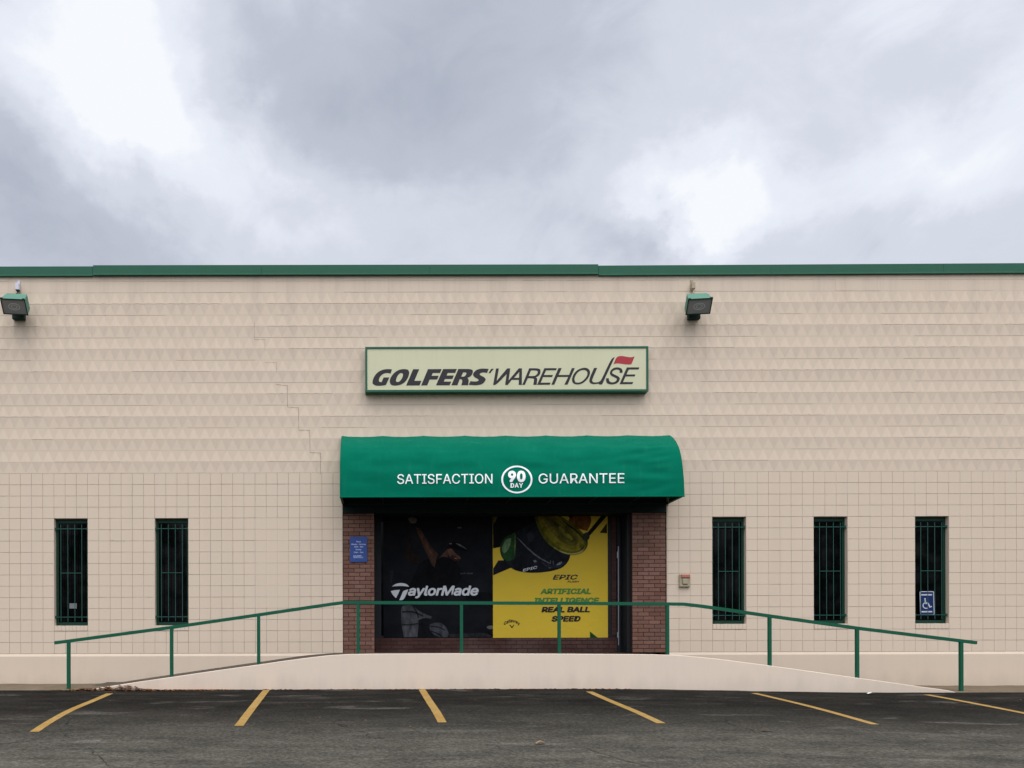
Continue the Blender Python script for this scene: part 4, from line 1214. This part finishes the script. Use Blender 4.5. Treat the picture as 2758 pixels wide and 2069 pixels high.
g1([(1122, 1372), (1150, 1352), (1192, 1358), (1196, 1392), (1150, 1398)], (158, 156, 144), 1, mbx=mb)
g1([(700, 1450), (900, 1440), (1110, 1432), (1190, 1480), (720, 1485)], (66, 68, 72), 0, mbx=mb)
g1([(1120, 1420), (1140, 1418), (1196, 1470), (1196, 1486)], (20, 20, 22), 1, mbx=mb)
for q in ([(832, 766), (890, 762), (890, 778), (832, 780)], [(904, 764), (974, 764), (974, 778), (904, 780)]): g1(q, (96, 98, 104), 1, 1, mbx=mb)
mb.build('golfer_print', M['photo_ink'], sh1)
mb = MB(); gu = lambda x: 1040 + x / 4.147; gv = lambda y: 1360 + y / 4.147
def g2(lp): mb.shape(px_poly([lp], 4.147, 1040, 1360, YV - 0.012, 3, 60))
g2([(68, 912), (110, 882), (170, 872), (232, 884), (262, 916), (170, 904)]); g2([(55, 965), (100, 952), (158, 950), (135, 1000), (112, 1042), (78, 1010)]); g2([(192, 960), (252, 945), (225, 1010), (192, 1066), (148, 1066), (175, 1010)])
mb.shape(fit(text2d('aylorMade', 0.028, 0.22, 0.98), gu(246), gu(1036), gv(906), gv(1046), YV - 0.012))
mb.build('lettering', mat('silver_ink', lin((190, 192, 194)), 0.5, 0.3), sh1)

b2, sh2 = banner('driver_banner', 1329, 1637.5, bt, 1721.5, lin((200, 170, 54)), 'yellow shop window banner showing a large golf driver head and bold slogan', YV - 0.004)
YW = YV - 0.006
mb = MB()
def g3(lp, col, k, sm=3, corner=60): mb.shape(px_poly([lp] if not isinstance(lp[0], list) else lp, 4.255, 1320, 1370, YW - 0.0012 * k, sm, corner), 0, tuple(c * 0.6 for c in lin(col)) if k >= 0 else lin(col))
g3([(40, 55), (520, 55), (560, 250), (420, 420), (180, 420), (110, 450), (40, 462)], (22, 22, 24), 0, 1)
g3([(40, 694), (100, 600), (175, 600), (252, 682), (40, 772)], (36, 38, 44), 0, 1)
g3([(1262, 290), (1346, 180), (1346, 296)], (60, 54, 30), 0, 1); g3([(940, 62), (1000, 62), (930, 128), (900, 100)], (44, 40, 28), 0, 1)
g3([(930, 100), (1140, 70), (1180, 150), (1120, 270), (1000, 240), (900, 160)], (150, 96, 40), 0)
g3([(118, 430), (180, 330), (295, 280), (520, 160), (700, 330), (930, 520), (915, 590), (870, 660), (800, 705), (650, 738), (480, 748), (330, 730), (240, 690), (160, 600), (120, 520)], (38, 42, 48), 1)
g3([(120, 430), (180, 332), (295, 282), (308, 330), (298, 460), (292, 575), (230, 615), (165, 595), (122, 515)], (50, 92, 50), 2)
g3([(150, 420), (200, 350), (250, 345), (240, 420), (200, 500), (160, 520), (140, 480)], (126, 158, 112), 3); g3([(292, 285), (306, 330), (296, 460), (290, 540), (280, 440), (286, 340)], (112, 130, 76), 3)
g3([(300, 326), (330, 346), (430, 448), (560, 560), (700, 636), (690, 646), (550, 575), (420, 462)], (128, 124, 134), 2)
g3([(420, 300), (480, 280), (520, 330), (500, 380), (450, 390)], (58, 60, 66), 2); g3([(560, 600), (690, 660), (800, 660), (880, 600), (860, 660), (780, 695), (650, 690)], (60, 66, 76), 2); g3([(755, 655), (830, 610), (830, 640), (790, 662)], (150, 156, 160), 3)
g3([(498, 602), (530, 598), (540, 620), (512, 628)], (130, 134, 138), 3); g3([(672, 682), (704, 682), (702, 696), (676, 696)], (120, 124, 128), 3); g3([(692, 606), (702, 604), (704, 640), (696, 642)], (130, 134, 138), 3); g3([(722, 610), (734, 606), (732, 660), (724, 650)], (110, 114, 118), 3)
g3([(500, 62), (760, 62), (900, 150), (1050, 260), (1128, 370), (1125, 450), (1062, 525), (940, 552), (800, 512), (650, 405), (560, 250)], (112, 112, 34), 4)
g3([(540, 66), (740, 66), (880, 160), (1010, 260), (1085, 370), (1070, 450), (1010, 500), (920, 505), (800, 460), (680, 360), (590, 230)], (150, 138, 44), 5)
g3([(600, 90), (700, 80), (860, 180), (960, 262), (1030, 360), (1010, 420), (960, 440), (880, 430), (760, 340), (660, 220)], (126, 116, 42), 6)
g3([(640, 110), (720, 130), (900, 270), (990, 370), (950, 400), (860, 360), (740, 250)], (104, 98, 40), 7)
g3([(760, 190), (800, 205), (900, 290), (965, 360), (940, 375), (850, 310)], (150, 142, 52), 8)
g3([(700, 150), (740, 150), (800, 205), (790, 225)], (82, 78, 38), 8)
g3([(820, 130), (900, 180), (1040, 290), (1078, 350), (1062, 352), (1000, 285), (880, 195)], (66, 62, 38), 7)
g3([(680, 408), (800, 496), (930, 530), (1040, 508), (1100, 450), (1062, 522), (940, 548), (800, 508)], (196, 184, 110), 7)
g3([(1105, 310), (1310, 62), (1348, 70), (1348, 96), (1132, 340)], (34, 34, 30), 5, 1); g3([(1070, 300), (1120, 280), (1150, 340), (1110, 400), (1060, 360)], (58, 68, 52), 6)
g3([(45, 90), (95, 90), (70, 150), (45, 190)], (120, 120, 50), 1, 1)
g3([(1145, 1420), (1236, 1494), (1145, 1494)], (34, 92, 44), 0, 1)
mb.build('driver_print', M['photo_ink'], sh2)
yu = lambda x: 1320 + x / 4.255; yv = lambda y: 1370 + y / 4.255
mb = MB(); YT = YW - 0.002
def yt(s, a, b, c, d, bold, sh=0.2, sp=1.0): mb.shape(fit(text2d(s, bold, sh, sp), yu(a), yu(b), yv(c), yv(d), YT))
dk = mat('dark_ink', lin((30, 24, 22)), 0.5, 0.3)
yt('EPIC', 720, 1010, 768, 825, 0.022, 0.3); yt('FLASH', 890, 1025, 838, 858, 0.02, 0.3); mb.build('title_lettering', dk, sh2); mb = MB()
yt('REAL BALL', 590, 1146, 1136, 1200, 0.045, 0.18); yt('SPEED', 705, 1040, 1240, 1307, 0.045, 0.18)
mb.build('slogan_lettering', dk, sh2); mb = MB()
v_, f_ = text2d('Callaway', 0.022)
xs_ = [p[0] for p in v_]; xa_, xb_ = min(xs_), max(xs_)
v_ = [(p[0], p[1] - 2.3 * ((p[0] - (xa_ + xb_) / 2) / (xb_ - xa_)) ** 2, p[2]) for p in v_]
mb.shape(fit((v_, f_), yu(160), yu(341), yv(1276), yv(1346), YT))
mb.shape(px_poly([[(222, 1340), (232, 1338), (252, 1362), (270, 1338), (280, 1340), (252, 1380)]], 4.255, 1320, 1370, YT, 1))
mb.build('logo', dk, sh2)
mb = MB(); yt('ARTIFICIAL', 578, 1160, 926, 992, 0.045, 0.18); yt('INTELLIGENCE', 500, 1256, 1031, 1098, 0.045, 0.18); mb.build('green_lettering', mat('green_ink', lin((74, 122, 44)), 0.5, 0.3), sh2)
mb = MB(); v_, f_ = fit(text2d('EPIC', 0.03, 0.25), yu(372), yu(548), yv(676), yv(708), YW - 0.006)
cx = sum(p[0] for p in v_) / len(v_); cz = sum(p[2] for p in v_) / len(v_); ca, sa = math.cos(R(13)), math.sin(R(13))
mb.shape(([(cx + (p[0] - cx) * ca - (p[2] - cz) * sa, p[1], cz + (p[0] - cx) * sa + (p[2] - cz) * ca) for p in v_], f_)); mb.build('small_lettering', mat('pale_print', lin((170, 172, 176)), 0.5, 0.3), sh2)

# ------------------------------------------------------------------ trees across the lot, behind the photographer (seen in the panes)
def foliage():
    m = mat('tree_foliage', (0.05, 0.06, 0.035), 0.8, 0.2); t = NT(m)
    t.color(t.ramp(t.island(), [(0.0, (0.022, 0.028, 0.016)), (0.6, (0.05, 0.058, 0.03)), (1.0, (0.085, 0.075, 0.04))]))
    return m
mb = MB(); rnd = random.Random(11)
crowns = []
x = -34.0
while x < 52:
    h = rnd.uniform(10.5, 14); crowns.append((x, -36 + rnd.uniform(-2, 2), h)); x += rnd.uniform(3.0, 4.6)
for cx, cy, h in crowns:
    gz = -1.8
    mb.tube([(cx, cy, gz), (cx + rnd.uniform(-.3, .3), cy, gz + h * 0.4), (cx, cy, gz + h * 0.8)], [0.28, 0.2, 0.06], 6, 1)
    for k in range(620):
        t = rnd.random(); zz = gz + 0.6 + (h - 0.6) * t
        rad = 3.0 * (math.sin(math.pi * min(1, t * 0.9 + 0.12)) ** 0.6) * rnd.uniform(0.45, 1.05)
        a = rnd.uniform(0, 6.283); p = Vector((cx + math.cos(a) * rad, cy + math.sin(a) * rad, zz)); s = rnd.uniform(0.16, 0.42)
        u_ = Vector((rnd.gauss(0, 1), rnd.gauss(0, 1), rnd.gauss(0, 1))).normalized(); v_ = u_.orthogonal().normalized()
        mb.face([p - u_ * s, p - v_ * s * 0.6, p + u_ * s, p + v_ * s * 0.6], 0)
wood = mb.build('tree_line', [foliage(), mat('tree_bark', (0.07, 0.055, 0.045), 0.9, 0.1)], origin=(0, -36, -1.8))
tag(wood, 'dense dark row of trees across the parking lot facing the shop', 'trees', kind='stuff')

# ------------------------------------------------------------------ leaves and litter
mb = MB()
def leaf(x, y, z, s):
    a = random.uniform(0, 6.28); t = random.uniform(-0.6, 0.6); r = random.uniform(-0.9, 0.9)
    c, sn = math.cos(a), math.sin(a)
    def P(l, w, h): return (x + c * l - sn * w, y + sn * l + c * w, z + h)
    h = s * 0.35
    p0, p1, l, r_ = P(-s, 0, 0.003 + abs(t) * s * 0.4), P(s, 0, 0.003), P(0, s * 0.5, h * abs(r) + 0.004), P(0.1 * s, -s * 0.5, h * (1 - abs(r)) + 0.004)
    mb.v += [p0, r_, p1, l]; n = len(mb.v) - 4
    mb.f += [(n, n + 1, n + 2), (n, n + 2, n + 3)]; mb.m += [0, 0]; mb.c += [None, None]
for k in range(1000):
    q = random.random()
    u = 190 + 420 * q ** 1.5 if k < 760 else random.uniform(120, 1700)
    x, _ = W(u, 1857, RAMP_Y)
    dens = 1.0 if u < 400 else 0.5
    y = RAMP_Y - abs(random.gauss(0, 0.06 if k < 760 else 0.025)) - 0.012
    pile = 0.075 * math.exp(-((u - 345) / 45) ** 2) + 0.05 * math.exp(-((u - 290) / 60) ** 2)
    leaf(x, y, ground_z(x, y) + random.random() * pile * max(0, 1 + (y - RAMP_Y) * 8), random.uniform(0.016, 0.042))
for k in range(70):
    u = random.uniform(0, 2758); v = random.uniform(1880, 2060); p = ground_pt(u, v)
    leaf(p.x, p.y, p.z, random.uniform(0.008, 0.02))
lv = mb.build('fallen_leaves', M['leaf'], origin=(0, 0, 0)); tag(lv, 'drift of dry brown leaves at the foot of the ramp and scattered over the asphalt', 'leaves', kind='stuff')
# three bits of litter one can point to
def litter(name, u, v, w, d, m, label, cat, curl=0.01):
    p = ground_pt(u, v, 0.006); mb = MB()
    n = 5; rot = random.uniform(-0.3, 0.3)
    for i in range(n):
        a, b = -w / 2 + w * i / n, -w / 2 + w * (i + 1) / n
        za, zb = curl * math.cos(a * 40) + curl, curl * math.cos(b * 40) + curl
        mb.face([(p.x + a, p.y - d / 2 + rot * a, p.z + za), (p.x + b, p.y - d / 2 + rot * b, p.z + zb), (p.x + b, p.y + d / 2 + rot * b, p.z + zb + .004), (p.x + a, p.y + d / 2 + rot * a, p.z + za + .004)])
    tag(mb.build(name, m), label, cat)
litter('paper_scrap', 2345, 1876, 0.10, 0.05, M['white_ink'], 'white paper scrap lying against the foot of the ramp wall at right', 'litter')
leaf_dull = mat('faded_leaf', lin((150, 116, 88)), 0.9, 0.05); leaf_dark = mat('dark_leaf', lin((84, 70, 58)), 0.9, 0.05)
litter('fallen_leaf', 1454, 2006, 0.10, 0.05, leaf_dull, 'single pale brown leaf lying on the open asphalt in the foreground', 'leaf', 0.015)
litter('fallen_leaf', 2064, 1975, 0.11, 0.05, leaf_dark, 'single dark leaf on the asphalt below the fifth yellow bay line', 'leaf', 0.015)
